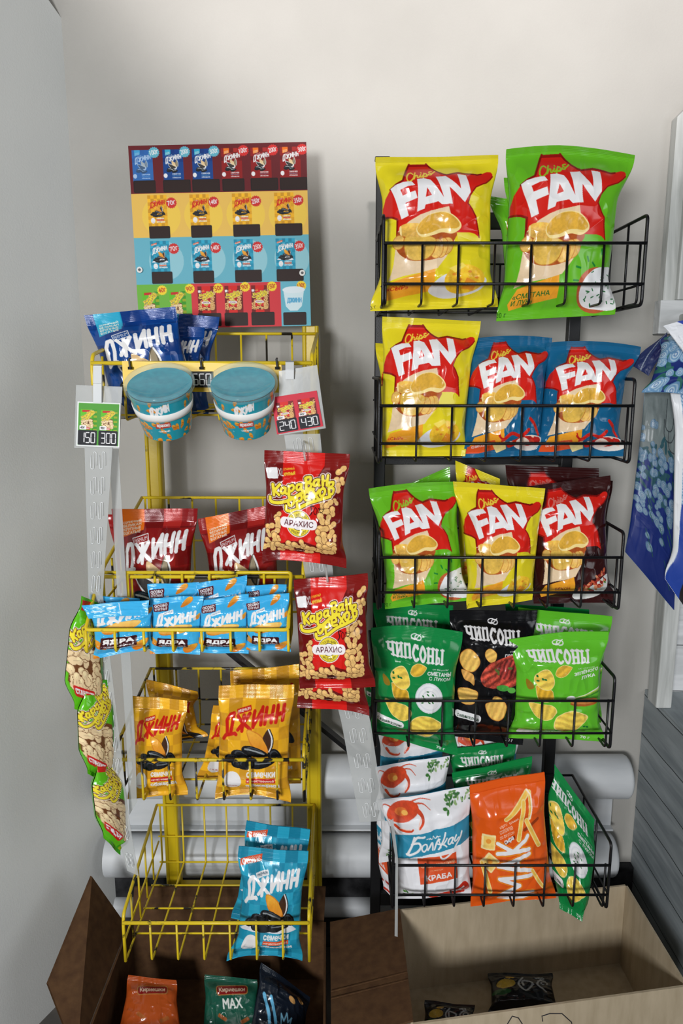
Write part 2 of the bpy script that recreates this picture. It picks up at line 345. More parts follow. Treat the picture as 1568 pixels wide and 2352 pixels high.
# ---------------- white packet with crab
def art_crab():
    a = Art((200, 660, 1370, 2100), 480, (236, 235, 238))
    def crab(x, y, s):
        f = lambda p: [(x + u * s, y + v * s) for u, v in p]
        R = (214, 72, 36)
        for p in ([(-150, -20), (-190, 60), (-170, 140)], [(-100, -60), (-180, -90), (-220, -40)], [(180, -70), (300, -60), (380, 0)], [(150, -90), (280, -110), (400, -80)]): a.stroke(f(p), 16 * s, R, smooth=5, w1=5 * s)
        a.poly(f([(-190, 60), (-150, -30), (-60, -90), (60, -110), (180, -90), (240, -40), (200, 20), (120, 60), (40, 90), (-80, 100)]), R, smooth=5, tex=.18); a.ell(x + 10 * s, y - 10 * s, 80 * s, 40 * s, (236, 120, 50), tex=.2); a.ell(x + 50 * s, y, 40 * s, 24 * s, (250, 186, 90))
        a.stroke(f([(210, -20), (262, 40), (250, 120), (190, 190)]), 50 * s, R, smooth=5, w1=26 * s, tex=.2); a.stroke(f([(240, 60), (200, 130), (180, 190)]), 12 * s, (250, 200, 180), smooth=4)
        a.stroke(f([(-130, 150), (-60, 220), (60, 230), (100, 200)]), 54 * s, R, smooth=5, w1=20 * s, tex=.2); a.stroke(f([(-80, 190), (0, 210), (60, 205)]), 12 * s, (250, 200, 180), smooth=4)
    crab(440, 810, 1.0)
    r = random.Random(2)
    def thyme(x, y, n, sx, sy):
        for i in range(n):
            u = x + r.uniform(0, sx); v = y + r.uniform(0, sy); a.ell(u, v, 26, 12, r.choice([(60, 110, 60), (90, 140, 70), (40, 80, 50), (150, 180, 120)]), rot=r.uniform(0, 180))
    thyme(1030, 690, 30, 330, 110); a.ell(1010, 825, 30, 16, (60, 120, 50), rot=10); a.ell(1040, 860, 16, 30, (60, 120, 50), rot=20)
    thyme(330, 1830, 14, 130, 200)
    a.poly(arr((200, 1120), (330, 1105), (1370, 990), (1370, 1290), (400, 1410), (200, 1430)), (44, 140, 172))
    LW = 32
    for p, w in (([(600, 1125), (680, 1125)], 30), ([(540, 1180), (590, 1120), (660, 1128), (690, 1118)], 28), ([(545, 1130), (500, 1240), (430, 1345)], LW), ([(410, 1355), (470, 1362), (560, 1330), (620, 1260), (600, 1205), (500, 1225)], 30),
                 ([(690, 1225), (650, 1250), (640, 1300), (670, 1325), (710, 1290), (715, 1240), (690, 1225)], 22), ([(725, 1310), (760, 1260), (785, 1215), (800, 1230), (795, 1310)], 24),
                 ([(820, 1310), (850, 1240), (880, 1190), (905, 1180)], 24), ([(990, 1100), (960, 1190), (900, 1290), (880, 1310)], 24), ([(870, 1240), (940, 1250), (985, 1215), (1010, 1175)], 20), ([(940, 1245), (980, 1270), (1000, 1290)], 22), ([(885, 1175), (905, 1240), (915, 1290)], 18),
                 ([(1085, 1170), (1040, 1195), (1025, 1245), (1050, 1262), (1090, 1210), (1100, 1175), (1080, 1240), (1100, 1255)], 22), ([(1145, 1150), (1120, 1210), (1135, 1235), (1180, 1190)], 22), ([(1230, 1135), (1180, 1240), (1090, 1370), (990, 1435), (930, 1440), (905, 1405), (915, 1385)], 26)):
        a.stroke(p, w, WHITE, smooth=6)
    for p in ([(715, 1160), (750, 1150), (800, 1160), (815, 1125), (835, 1160), (880, 1145), (915, 1135)], [(750, 1165), (770, 1140), (780, 1165)], [(850, 1165), (870, 1135), (890, 1155)]): a.stroke(p, 9, WHITE, smooth=5)
    a.rect(565, 1400, 1150, 1735, (226, 84, 38), rot=-2); 
    for p, w in (([(1180, 1240), (1090, 1370), (990, 1435), (930, 1440), (905, 1405), (915, 1385)], 26),): a.stroke(p, w, WHITE, smooth=6)
    a.text('чипсы воздушные', 600, 1490, 1115, 1545, (244, 190, 150), bold=.02, rot=-3); a.text('со вкусом', 740, 1570, 930, 1595, (244, 190, 150), bold=.01, rot=-2)
    a.text('КРАБА', 665, 1630, 1065, 1700, WHITE, bold=.05, rot=-2)
    a.stroke([(1040, 1900), (1150, 1880), (1240, 1840), (1290, 1880), (1300, 1960)], 50, (196, 44, 30), smooth=5, w1=70, tex=.25); a.ell(1270, 1960, 70, 60, (214, 70, 50), tex=.2)
    a.stroke([(940, 1930), (850, 1960), (780, 2020), (800, 2080), (1250, 2040)], 44, (196, 50, 30), smooth=5, tex=.25)
    return a.done()

# ---------------- orange potato straws
def art_straws():
    O = (232, 92, 24)
    a = Art((60, 105, 1000, 1525), 440, O)
    def straw(x0, y0, x1, y1, w=58): a.stroke([(x0, y0), (x1, y1)], w, (250, 226, 150)); a.stroke([(x0, y0), (x1, y1)], w * .6, (244, 194, 84), tex=.1)
    a.stroke([(700, 620), (880, 540)], 40, (160, 60, 20))
    straw(470, 470, 760, 270); straw(700, 340, 620, 720); straw(730, 520, 870, 830); straw(790, 270, 770, 500, 40)
    a.stroke([(760, 250), (800, 300), (800, 400), (770, 510)], 16, (255, 236, 220), smooth=4)
    for t, y in (('картофельная', 520), ('соломка', 590), ('со вкусом', 655)): a.text(t, 380, y - 22, 380 + (250 if t[0] == 'к' else 170 if t == 'соломка' else 190), y + 22, (250, 220, 200), bold=.01, rot=-17)
    a.poly(arr((425, 730), (570, 660), (575, 700), (430, 770)), (120, 40, 16)); a.text('сыра', 436, 685, 560, 745, WHITE, bold=.04, rot=-22)
    for (x, y, r) in ((240, 710, 6), (250, 940, 40)):
        a.rect(x - 85, y - 85, x + 85, y + 90, (250, 226, 160), r=14, rot=r); a.rect(x - 60, y - 60, x + 70, y + 75, (246, 206, 110), r=14, rot=r, tex=.1); a.ell(x, y - 10, 32, 26, (232, 150, 50))
    straw(160, 960, 240, 1260, 52); straw(760, 1080, 870, 1290, 44)
    # word running upwards, drawn as strokes with a golden edge
    W_ = [([(470, 1352), (385, 1372), (372, 1440), (470, 1478), (640, 1478), (735, 1440), (735, 1375), (650, 1350)], 50),
          ([(740, 1305), (355, 1305), (590, 1215), (355, 1125), (740, 1125)], 42),
          ([(740, 1072), (345, 985), (740, 895)], 44), ([(590, 1030), (590, 940)], 34),
          ([(740, 845), (345, 845)], 46), ([(540, 840), (350, 730)], 42), ([(540, 840), (700, 740), (735, 690)], 42)]
    for p, w in W_: a.stroke(p, w + 26, (240, 160, 40))
    for p, w in W_: a.stroke(p, w + 12, O)
    for p, w in W_: a.stroke(p, w, WHITE)
    straw(760, 1080, 870, 1290, 40)
    a.stroke([(60, 200), (1000, 190)], 6, (214, 76, 14))
    return a.done()

# ---------------- sunflower seeds, lettering shared
JL = [[(903, 600), (905, 470), (935, 425), (966, 415)], [(966, 415), (950, 510), (935, 585)], [(872, 640), (893, 603), (975, 580), (985, 592)],
      [(1052, 430), (1037, 560)], [(998, 435), (1045, 492), (1000, 552)], [(1100, 418), (1052, 492), (1112, 545)],
      [(1140, 402), (1135, 525)], [(1205, 375), (1203, 505)], [(1137, 515), (1200, 392)],
      [(1240, 378), (1236, 500)], [(1295, 366), (1292, 488)], [(1238, 442), (1293, 430)],
      [(1333, 362), (1332, 486)], [(1384, 356), (1388, 474)], [(1333, 426), (1386, 416)]]
def jinn_word(a, col, f, w, shadow=None):
    for p in JL:
        q = [f(x, y) for x, y in p]
        if shadow: a.stroke(q, w + 10, shadow)
    for p in JL: a.stroke([f(x, y) for x, y in p], w, col)

def seed(a, x, y, L, w, rot, dark=True):
    """one sunflower seed, pointed at one end"""
    t = np.linspace(0, 2 * math.pi, 24, endpoint=False)
    sx = np.cos(t) * L / 2; sy = np.sin(t) * w / 2 * (1 - .35 * np.cos(t)); r = math.radians(rot)
    def pl(k, ox=0, oy=0): return np.stack([x + ox + (sx * k * math.cos(r) - sy * k * math.sin(r)), y + oy + (sx * k * math.sin(r) + sy * k * math.cos(r))], 1)
    if dark:
        a.poly(pl(1), (18, 20, 24)); a.poly(pl(.62, -w * .06, -w * .12), (64, 70, 78)); a.poly(pl(.56, 0, -w * .0), (24, 26, 30))
    else:
        a.poly(pl(1), (200, 120, 30)); a.poly(pl(.94, -w * .02, -w * .02), (240, 176, 60), tex=.12, grad=(214, 120, 30))

def checker(a, c1, c2, n, y0=-1e9, y1=1e9):
    cw = (a.x1 - a.x0) / n; j = 0; y = max(a.y0, y0); r = random.Random(9)
    while y < min(a.y1, y1):
        for i in range(n):
            k = (i + j) % 2; c = np.array(c1 if k else c2, float) * (1 + r.uniform(-.05, .05))
            a.rect(a.x0 + i * cw, y, a.x0 + (i + 1) * cw + 1, y + cw + 1, tuple(c))
        y += cw; j += 1

def art_seeds(kind):
    gold = kind == 'gold'
    bg = (236, 164, 28) if gold else (40, 158, 190)
    a = Art((805, 195, 1475, 1210), 420, bg)
    checker(a, (248, 184, 36) if gold else (44, 164, 196), (218, 156, 34) if gold else (30, 138, 170), 6)
    if not gold:
        a.poly(arr((835, 880), (930, 800), (1060, 700), (1200, 740), (1340, 800), (1420, 880), (1330, 900)), (232, 234, 240))
        a.poly(arr((850, 300), (1045, 240), (1040, 305), (840, 352)), (226, 84, 40)); a.text('С', 862, 298, 896, 342, WHITE, bold=.05, rot=-10); a.text('морской', 910, 272, 1030, 292, WHITE, bold=.01, rot=-14); a.text('солью', 905, 292, 1030, 322, WHITE, bold=.04, rot=-14)
    a.rect(990, 372, 1110, 412, (204, 40, 26) if gold else WHITE, rot=-14); a.text('PREMIUM', 1000, 382, 1100, 402, (250, 240, 230) if gold else (60, 90, 110), bold=.02, rot=-14)
    jinn_word(a, (206, 34, 22) if gold else WHITE, lambda x, y: (x, y), 30)
    seed(a, 1040, 770, 190, 80, 10); seed(a, 960, 800, 150, 70, -12); seed(a, 1080, 720, 60, 40, 30); seed(a, 1340, 780, 150, 90, 40)
    a.poly(arr((1085, 545), (1170, 570), (1240, 630), (1282, 740), (1210, 735), (1130, 690), (1090, 610)), (214, 130, 40), smooth=5)
    a.poly(arr((1090, 552), (1165, 578), (1232, 636), (1270, 730), (1205, 722), (1138, 682), (1098, 612)), (244, 180, 60), smooth=5, grad=(226, 140, 40), tex=.06)
    a.poly(arr((1232, 600), (1275, 540), (1305, 600), (1310, 690), (1285, 742), (1262, 690), (1228, 630)), (70, 44, 30), smooth=4); a.stroke([(1275, 548), (1305, 620), (1304, 690), (1285, 738)], 14, (226, 226, 226), smooth=4)
    a.stroke([(1284, 545), (1316, 620), (1314, 690), (1292, 742)], 9, (30, 26, 26), smooth=4)
    seed(a, 1160, 740, 250, 80, 14); a.stroke([(1070, 715), (1150, 730), (1240, 760)], 14, (150, 156, 160), smooth=4)
    seed(a, 1090, 850, 170, 90, 8); seed(a, 1230, 840, 220, 80, -6); a.stroke([(1170, 840), (1300, 835)], 10, (120, 126, 130)); seed(a, 1000, 850, 100, 60, 30)
    a.ell(968, 1005, 78, 92, WHITE); a.text('АКЦИЯ', 925, 1045, 1010, 1062, (180, 60, 60) if gold else (60, 120, 160), bold=.02)
    a.text('тыквенные', 1110, 880, 1300, 905, WHITE, bold=.02) if False else None
    a.text('семечки', 1090, 912, 1345, 960, WHITE, bold=.045); a.rect(1090, 968, 1345, 1012, (196, 30, 24) if gold else (226, 84, 40)); a.text('качественной', 1100, 978, 1335, 1002, (250, 230, 220), bold=.03)
    a.text('обжарки', 1085, 1020, 1375, 1078, WHITE, bold=.045)
    return a.done()

def art_bigseeds(kind):
    red = kind == 'red'
    bg = (146, 24, 24) if red else (14, 68, 140)
    a = Art((105, 105, 835, 1220), 460, bg)
    checker(a, bg, (116, 16, 18) if red else (8, 54, 122), 5, a.y0, 480)
    for k in range(5): a.rect(a.x0 + k * 146, 105, a.x0 + (k + 1) * 146, 240, [(150, 26, 26), (160, 30, 28), (112, 14, 16), (176, 40, 36), (140, 22, 24)][k] if red else [(14, 60, 130), (30, 150, 190), (10, 54, 124), (8, 60, 136), (12, 64, 136)][k])
    tag = (240, 116, 24) if red else (50, 170, 204)
    a.poly(arr((190, 105), (388, 105), (388, 262), (195, 320)), tag)
    for i, t in enumerate(('СОЛНЕЧНЫЙ', 'ВЕЛИКАН', 'КРУПНЫЕ', 'БОГАТЫЕ')): a.text(t, 212, 192 + i * 26, 365, 212 + i * 26, (250, 240, 220), bold=.04, rot=-9)
    a.rect(302, 300, 444, 360, WHITE, rot=-15); a.rect(308, 306, 438, 354, bg, rot=-15); a.text('PREMIUM', 315, 316, 432, 344, WHITE, bold=.0, rot=-15)
    fx = lambda x, y: (205 + (x - 880) * 1.08, 355 + (y - 430) * 1.15 + 8)
    W_ = 33
    JJ = [[fx(x, y) for x, y in p] for p in JL]
    JJ[0] = [(215, 590), (222, 430), (250, 375), (285, 365)]; JJ[1] = [(290, 370), (285, 470), (265, 570)]; JJ[2] = [(215, 600), (235, 575), (290, 560)]
    for p in JJ: a.stroke(p, W_, WHITE)
    # open husk, kernel, upright husk
    a.poly(arr((280, 590), (360, 600), (480, 650), (600, 705), (560, 800), (420, 790), (330, 700)), (236, 236, 236), smooth=4); a.poly(arr((300, 610), (370, 622), (470, 668), (560, 720), (520, 770), (420, 760), (340, 690)), (60, 56, 54), smooth=4)
    a.poly(arr((420, 500), (500, 540), (570, 600), (606, 690), (560, 705), (470, 670), (420, 600)), (226, 190, 140), smooth=5, grad=(240, 214, 170), tex=.05)
    a.poly(arr((598, 450), (640, 530), (655, 620), (640, 705), (600, 705), (560, 640), (550, 560)), (90, 80, 66), smooth=4); a.poly(arr((598, 470), (618, 550), (622, 640), (605, 690), (575, 630), (562, 560)), (160, 146, 120), smooth=4); a.stroke([(605, 465), (640, 560), (642, 640), (628, 700)], 16, (240, 240, 240), smooth=4)
    seed(a, 400, 810, 300, 120, 12); a.stroke([(290, 770), (400, 790), (520, 850)], 16, (230, 230, 226), smooth=4); seed(a, 520, 860, 220, 110, -8); seed(a, 300, 850, 160, 90, 20); a.stroke([(440, 850), (560, 830)], 12, (220, 220, 216))
    a.ell(180, 1010, 70, 80, WHITE)
    a.text('семечки', 420, 930, 720, 985, WHITE, bold=.04); a.text('отборной', 420, 1005, 720, 1040, (120, 180, 210), bold=.03); a.text('обжарки', 420, 1060, 720, 1115, WHITE, bold=.04)
    return a.done()

def art_kernels():
    B = (64, 178, 232)
    a = Art((435, 840, 895, 1355), 380, B)
    r = random.Random(6)
    def kern(x, y, L, w, rot): seed(a, x, y, L, w, rot, dark=False)
    kern(745, 885, 120, 50, 140); kern(480, 1240, 170, 50, 30); kern(800, 1290, 160, 70, -30); kern(860, 1010, 60, 34, -60); kern(660, 1110, 300, 80, -12); kern(450, 1345, 90, 40, 10)
    a.poly(arr((520, 1150), (560, 1100), (680, 1070), (812, 1078), (790, 1120), (700, 1150)), (246, 206, 120), smooth=4, grad=(226, 160, 60))
    a.rect(462, 888, 595, 950, (90, 20, 30), rot=-6, r=4); a.text('ОСОБО', 474, 896, 582, 918, WHITE, bold=.06, rot=-6); a.text('КРУПНЫЕ', 476, 922, 586, 942, WHITE, bold=.04, rot=-6)
    a.rect(556, 945, 645, 972, WHITE, rot=-16); a.text('PREMIUM', 562, 952, 638, 965, (60, 130, 180), bold=.0, rot=-16)
    f = lambda x, y: (485 + (x - 872) * .68, 965 + (y - 356) * .56)
    JJ = [[f(x, y) for x, y in p] for p in JL]
    JJ[0] = [(503, 1080), (506, 1020), (520, 985), (540, 972)]; JJ[1] = [(545, 975), (540, 1020), (530, 1070)]; JJ[2] = [(485, 1112), (495, 1080), (545, 1070)]
    for p in JJ: a.stroke(p, 22, WHITE)
    a.rect(500, 1195, 785, 1282, (62, 18, 24), r=14, rot=2); a.text('ЯДРА', 520, 1208, 765, 1252, WHITE, bold=.08, rot=1); a.text('ПОДСОЛНЕЧНИКА', 525, 1260, 765, 1274, WHITE, bold=.03, rot=1)
    for _ in range(26): a.ell(r.uniform(440, 890), r.uniform(845, 1350), 3, 3, (190, 230, 250))
    return a.done()

# ---------------- peanuts
def peanut(a, x, y, L, rot, c=(232, 186, 116), dk=(150, 70, 30)):
    r = math.radians(rot); dx, dy = math.cos(r) * L * .22, math.sin(r) * L * .22; w = L * .27
    for (k, col) in ((1.12, dk), (1, c)):
        a.ell(x - dx, y - dy, L * .30 * k, w * k, col, rot=rot); a.ell(x + dx, y + dy, L * .30 * k, w * k * .92, col, rot=rot)
    a.ell(x - dx - w * .1, y - dy - w * .25, L * .18, w * .45, tuple(min(255, v * 1.1) for v in c), rot=rot); a.stroke([(x - dx, y - dy), (x + dx, y + dy)], L * .03, tuple(v * .8 for v in c))

def logo_nuts(a, ox=0, oy=0, s=1.0, rot=0):
    """two-line yellow word mark with a brown outline and white rim"""
    ca, sa = math.cos(math.radians(rot)), math.sin(math.radians(rot))
    def f(p): return [(ox + ((x - 580) * ca - (y - 600) * sa) * s, oy + ((x - 580) * sa + (y - 600) * ca) * s) for x, y in p]
    S = []
    def add(p, w=36, sm=1): S.append((f(catmull(p, 4, False) if sm else p), w * s))
    add([(190, 520), (200, 590), (205, 655)], 40, 0); add([(290, 510), (215, 590), (280, 650)], 34, 0)                                     # К
    add([(350, 545), (315, 560), (305, 610), (335, 625), (362, 590), (370, 550), (368, 610), (385, 625)], 32)                             # а
    add([(415, 520), (420, 600), (420, 660)], 34, 0); add([(425, 530), (470, 505), (485, 550), (450, 590), (425, 575)], 30)                 # р
    add([(575, 490), (535, 500), (525, 550), (552, 570), (585, 530), (592, 490), (590, 555), (610, 565)], 32)                             # а
    add([(640, 410), (655, 480), (660, 545)], 36, 0); add([(650, 400), (705, 395), (705, 440), (665, 465), (720, 475), (715, 530), (665, 545)], 30)  # в
    add([(805, 420), (765, 435), (757, 485), (785, 500), (815, 460), (822, 420), (820, 485), (838, 492)], 32)                             # а
    add([(865, 375), (875, 430), (885, 490)], 34, 0); add([(935, 365), (935, 430), (940, 485)], 34, 0); add([(875, 432), (935, 425)], 26, 0)   # н
    add([(150, 690), (170, 750), (300, 750), (470, 690), (640, 580), (760, 545)], 40)                                                     # swoosh
    add([(455, 670), (415, 710), (420, 770), (455, 780), (490, 740), (490, 690), (455, 670)], 34)                                         # о
    add([(530, 650), (535, 740), (540, 790)], 34, 0); add([(540, 655), (590, 635), (600, 680), (570, 715), (540, 705)], 30)                 # р
    add([(650, 650), (715, 630), (700, 590), (660, 590), (635, 640), (655, 690), (720, 680)], 30)                                         # е
    add([(760, 570), (830, 660)], 34, 0); add([(840, 555), (770, 670)], 32, 0)                                                            # х
    add([(890, 525), (855, 560), (860, 620), (890, 630), (920, 590), (920, 545), (890, 525)], 32)                                         # о
    add([(960, 450), (975, 530), (990, 610)], 34, 0); add([(970, 450), (1020, 445), (1020, 490), (985, 515), (1040, 530), (1035, 590), (995, 605)], 30)  # в
    add([(380, 790), (400, 850), (520, 830), (700, 730), (850, 680), (1000, 630)], 38)                                                    # swoosh
    for p, w in S: a.stroke(p, w + 44 * s, (246, 232, 220))
    for p, w in S: a.stroke(p, w + 26 * s, (92, 34, 26))
    for p, w in S: a.stroke(p, w * 1.12, (246, 226, 60))

def art_peanut_red():
    a = Art((85, 80, 1190, 1605), 480, (108, 17, 16))
    RED = (216, 30, 24)
    a.poly(arr((330, 80), (870, 80), (870, 250), (700, 560), (330, 700)), RED); a.poly(arr((300, 860), (880, 700), (830, 900), (830, 1300), (640, 1240), (460, 1250), (300, 1310)), RED)
    a.rect(85, 80, 330, 250, (124, 20, 18)); a.rect(870, 80, 1190, 300, (130, 24, 20)); a.rect(315, 1440, 845, 1605, RED); a.rect(845, 1470, 1190, 1605, (130, 22, 20)); a.rect(85, 1470, 315, 1605, (110, 16, 16))
    r = random.Random(12)
    for (x, y, L, t) in ((1095, 295, 115, -40), (1090, 420, 110, 10), (1140, 430, 90, 60), (1100, 520, 110, 80), (1080, 700, 80, 50), (890, 730, 120, 70), (980, 730, 120, -40), (930, 830, 120, 0), (1040, 830, 110, 85),
                         (885, 930, 130, 65), (980, 940, 110, -75), (1035, 1020, 110, -40), (910, 1060, 130, 0), (850, 1130, 100, 70), (930, 1180, 130, 80), (1025, 1130, 110, -60), (1080, 1180, 80, 90), (860, 1240, 130, 75), (1025, 1265, 110, 0), (870, 1330, 120, 70), (970, 1330, 120, 30), (1045, 1350, 110, -65), (850, 1390, 120, 20), (960, 1400, 120, 0),
                         (265, 930, 100, -50), (270, 1030, 130, 85), (155, 1085, 110, -20), (240, 1150, 110, -40), (140, 1180, 90, 60), (235, 1240, 130, 80), (150, 1300, 110, 40), (130, 1370, 120, -20), (220, 1370, 120, 85), (320, 1340, 130, 20), (450, 1320, 120, 60), (440, 1385, 110, 20), (545, 1330, 130, 40), (640, 1350, 110, -60), (720, 1350, 130, 10), (620, 1280, 100, 70), (330, 1420, 80, 10), (700, 1425, 100, 0), (290, 1230, 70, 60)):
        peanut(a, x, y, L * 1.32, t, dk=(70, 12, 10))
    a.ell(575, 1410, 75, 42, (60, 12, 12)); a.text('сочно', 505, 1405, 640, 1430, (230, 190, 170), bold=.0)
    a.rect(110, 300, 262, 440, WHITE, r=14, rot=-5)
    a.text('XL', 265, 305, 340, 400, WHITE, bold=.0, rot=-4); a.text('ОТБОРНЫЙ', 335, 285, 480, 320, (240, 196, 60), bold=.03, rot=-8); a.text('КРУПНЫЙ', 345, 335, 495, 385, (240, 196, 60), bold=.05, rot=-8)
    logo_nuts(a, 580, 600)
    a.ell(570, 1010, 178, 182, (246, 232, 220)); a.ell(570, 1010, 166, 170, (70, 60, 30)); a.ell(570, 1010, 160, 164, (238, 214, 60)); a.ell(570, 1010, 95, 92, (70, 60, 30)); a.ell(570, 1010, 85, 84, (246, 240, 230)); a.ell(570, 1010, 55, 52, (120, 40, 60))
    a.text('СОЛЁНЫЙ', 460, 870, 680, 915, (70, 60, 30), bold=.0, arc=35); a.text('PREMIUM', 470, 1115, 670, 1155, (70, 60, 30), bold=.0, arc=-30)
    a.rect(305, 940, 828, 1078, (246, 238, 238), r=62, rot=2); a.text('АРАХИС', 362, 968, 775, 1048, (92, 22, 34), bold=.015, rot=2)
    a.stroke([(780, 770), (735, 765), (745, 810), (750, 850), (720, 890)], 14, (14, 12, 14), smooth=4); a.stroke([(800, 780), (775, 830), (800, 880), (825, 820), (800, 780)], 9, (14, 12, 14), smooth=4); a.stroke([(840, 790), (880, 810), (920, 800), (880, 850), (850, 800)], 9, (14, 12, 14), smooth=4)
    return a.done()

def art_peanut_green():
    G = (96, 190, 30)
    a = Art((0, 0, 600, 1000), 300, G)
    a.rect(430, 0, 600, 1000, (60, 150, 30)); 
    for k in range(5): a.rect(470, 60 + k * 200, 600, 150 + k * 200, (150, 170, 30))
    a.poly(arr((60, 30), (330, 20), (330, 110), (60, 120)), (200, 40, 30))
    a.poly(arr((60, 440), (180, 430), (430, 400), (440, 700), (380, 790), (80, 800), (50, 600)), (110, 66, 36), smooth=3)
    r = random.Random(5)
    for k in range(34):
        x = r.uniform(80, 420); y = r.uniform(440, 780); peanut(a, x, y, r.uniform(130, 165), r.uniform(0, 180), (240, 212, 166), (110, 66, 36))
    logo_nuts(a, 260, 260, .62, -28)
    a.rect(90, 780, 360, 880, (204, 40, 36), r=20, rot=3); a.text('СТАНДАРТ', 108, 800, 345, 862, WHITE, bold=.05, rot=3)
    return a.done()

# ------------------------------------------------------------------ small pieces of print
def digits(a, s, x0, y0, x1, y1, col=WHITE):
    """seven segment numerals"""
    n = len(s); w = (x1 - x0) / n; SEG = {'0': 'abcdef', '1': 'bc', '2': 'abged', '3': 'abgcd', '4': 'fgbc', '5': 'afgcd', '6': 'afgcde', '7': 'abc', '8': 'abcdefg', '9': 'abcdfg'}
    for i, ch in enumerate(s):
        l = x0 + i * w + w * .14; r = x0 + (i + 1) * w - w * .14; m = (y0 + y1) / 2; t = w * .16
        K = {'a': [(l, y0), (r, y0)], 'b': [(r, y0), (r, m)], 'c': [(r, m), (r, y1)], 'd': [(l, y1), (r, y1)], 'e': [(l, m), (l, y1)], 'f': [(l, y0), (l, m)], 'g': [(l, m), (r, m)]}
        for k in SEG[ch]:
            (ax, ay), (bx, by) = K[k]; a.stroke([(ax + (bx - ax) * .12, ay + (by - ay) * .1), (bx - (bx - ax) * .12, by - (by - ay) * .1)], t, col)

def art_board(D):
    a = Art((0, 0, 400, 418), 800, (236, 190, 90))
    a.rect(0, 0, 400, 108, (104, 26, 32)); a.rect(0, 208, 400, 316, (104, 178, 196)); a.rect(0, 315, 125, 418, (110, 180, 60)); a.rect(125, 315, 332, 418, (212, 54, 62)); a.rect(332, 315, 400, 418, (104, 182, 202))
    for k in range(4): a.ell(66 + k * 96, 160, 44, 46, (250, 214, 70), alpha=.5)
    for k in range(4): a.ell(72 + k * 96, 262, 40, 44, (190, 222, 226), alpha=.5)
    def star(x, y, r, col, t, tc=WHITE):
        n = 16; a.poly([(x + (r if i % 2 else r * .86) * math.cos(i * math.pi / n), y + (r if i % 2 else r * .86) * math.sin(i * math.pi / n)) for i in range(2 * n)], col)
        a.text(t, x - r * .72, y - 6, x + r * .72, y + 5, tc, bold=.03, rot=-12)
    def plate(x, y, w=48, h=27): a.rect(x, y, x + w, y + h, (30, 22, 22), r=3); a.rect(x + 2, y + 2, x + w - 2, y + h - 2, (44, 26, 22), r=2)
    t = ['100г', '200г', '300г']
    for i in range(6):
        x = 10 + i * 66 - (3 if i == 0 else 0)
        a.blit(D['jinn_blue' if i < 3 else 'jinn_red'], [(x, 10), (x + 46, 10), (x + 46, 82), (x, 82)])
        if i == 0: a.rect(x, 10, x + 46, 82, (90, 150, 220), alpha=.45)
        star(x + 50, 16, 13, (100, 180, 200) if i < 3 else (214, 46, 44), t[i % 3]); plate(x - 2 + (0 if i % 3 else 2), 78, 62 if i % 3 else 50, 28)
    for row, (kind, y) in enumerate((('gold', 112), ('teal', 216))):
        for i, q in enumerate(('70г', '140г', '250г', '350г')):
            x = 36 + i * 96; a.blit(D['seeds_' + kind], [(x, y), (x + 44, y), (x + 44, y + 72), (x, y + 72)]); star(x + 54, y + 18, 13, (206, 46, 44), q); plate(x, y + 70, 48 if i < 2 else 62, 28)
    for i in range(2): a.blit(D['nut_green'], [(12 + i * 62, 332), (50 + i * 62, 332), (50 + i * 62, 400), (12 + i * 62, 400)]); plate(12 + i * 62, 384, 52, 30)
    for i in range(3): a.blit(D['nut_red'], [(140 + i * 62, 322), (182 + i * 62, 322), (182 + i * 62, 384), (140 + i * 62, 384)]); plate(138 + i * 62, 384, 54, 31)
    for x, y, q in ((58, 329, '40г'), (122, 327, '90г'), (188, 327, '50г'), (250, 325, '90г'), (312, 325, '150г'), (380, 325, '130г')): star(x, y, 12, (246, 214, 50), q, (190, 50, 30))
    a.poly(arr((338, 335), (386, 335), (380, 372), (370, 382), (352, 382), (343, 372)), (214, 234, 240)); a.ell(362, 334, 26, 8, (226, 238, 244)); a.text('ДЖИНН', 346, 352, 380, 366, (90, 170, 210), bold=.05); plate(336, 386, 54, 30)
    return a.done()

def art_tag(D, kind):
    g = kind == 'green'
    a = Art((0, 0, 100, 106), 200, (70, 150, 46) if g else (206, 40, 60))
    if g: a.rect(0, 0, 100, 106, (236, 238, 236)); a.rect(3, 3, 97, 103, (78, 156, 50))
    for i in range(2):
        x = 8 + i * 47; a.blit(D['nut_green' if g else 'nut_red'], [(x, 18), (x + 38, 18), (x + 38, 72), (x, 72)])
        a.rect(x - 2, 56, x + 14, 66, WHITE, r=2); a.text(('40г', '90г')[i], x, 58, x + 11, 64, (60, 60, 60), bold=.02)
        a.rect(3 + i * 48, 67, 47 + i * 48, 103, (16, 18, 26), r=3); digits(a, (('150', '300') if g else ('240', '430'))[i], 7 + i * 48, 73, 44 + i * 48, 97)
    return a.done()

def art_cup():
    a = Art((0, 0, 1200, 240), 900, (30, 150, 168))
    r = random.Random(8)
    for k in range(110):
        x = r.uniform(0, 1200); y = r.uniform(120, 240) if r.random() < .8 else r.uniform(0, 70)
        if 500 < x < 620 and 110 < y < 200: continue
        seed(a, x, y, 44, 22, r.uniform(0, 180), dark=False); a.stroke([(x - 8, y), (x + 8, y + 2)], 3, (150, 80, 30))
    for k in range(60): a.ell(r.uniform(0, 1200), r.uniform(0, 240), 2, 2, (190, 236, 240))
    for x0 in (470, 1070):
        f = lambda x, y: (x0 + (x - 872) * .3, 12 + (y - 356) * .3)
        for p in JL: a.stroke([f(x, y) for x, y in p], 12, WHITE)
        a.poly(arr((x0 + 20, 128), (x0 + 120, 122), (x0 + 124, 154), (x0 + 16, 160)), (190, 60, 44)); a.text('арахис', x0 + 26, 130, x0 + 116, 154, WHITE, bold=.05); a.text('соленый', x0 + 34, 168, x0 + 110, 182, WHITE, bold=.03)
    return a.done()

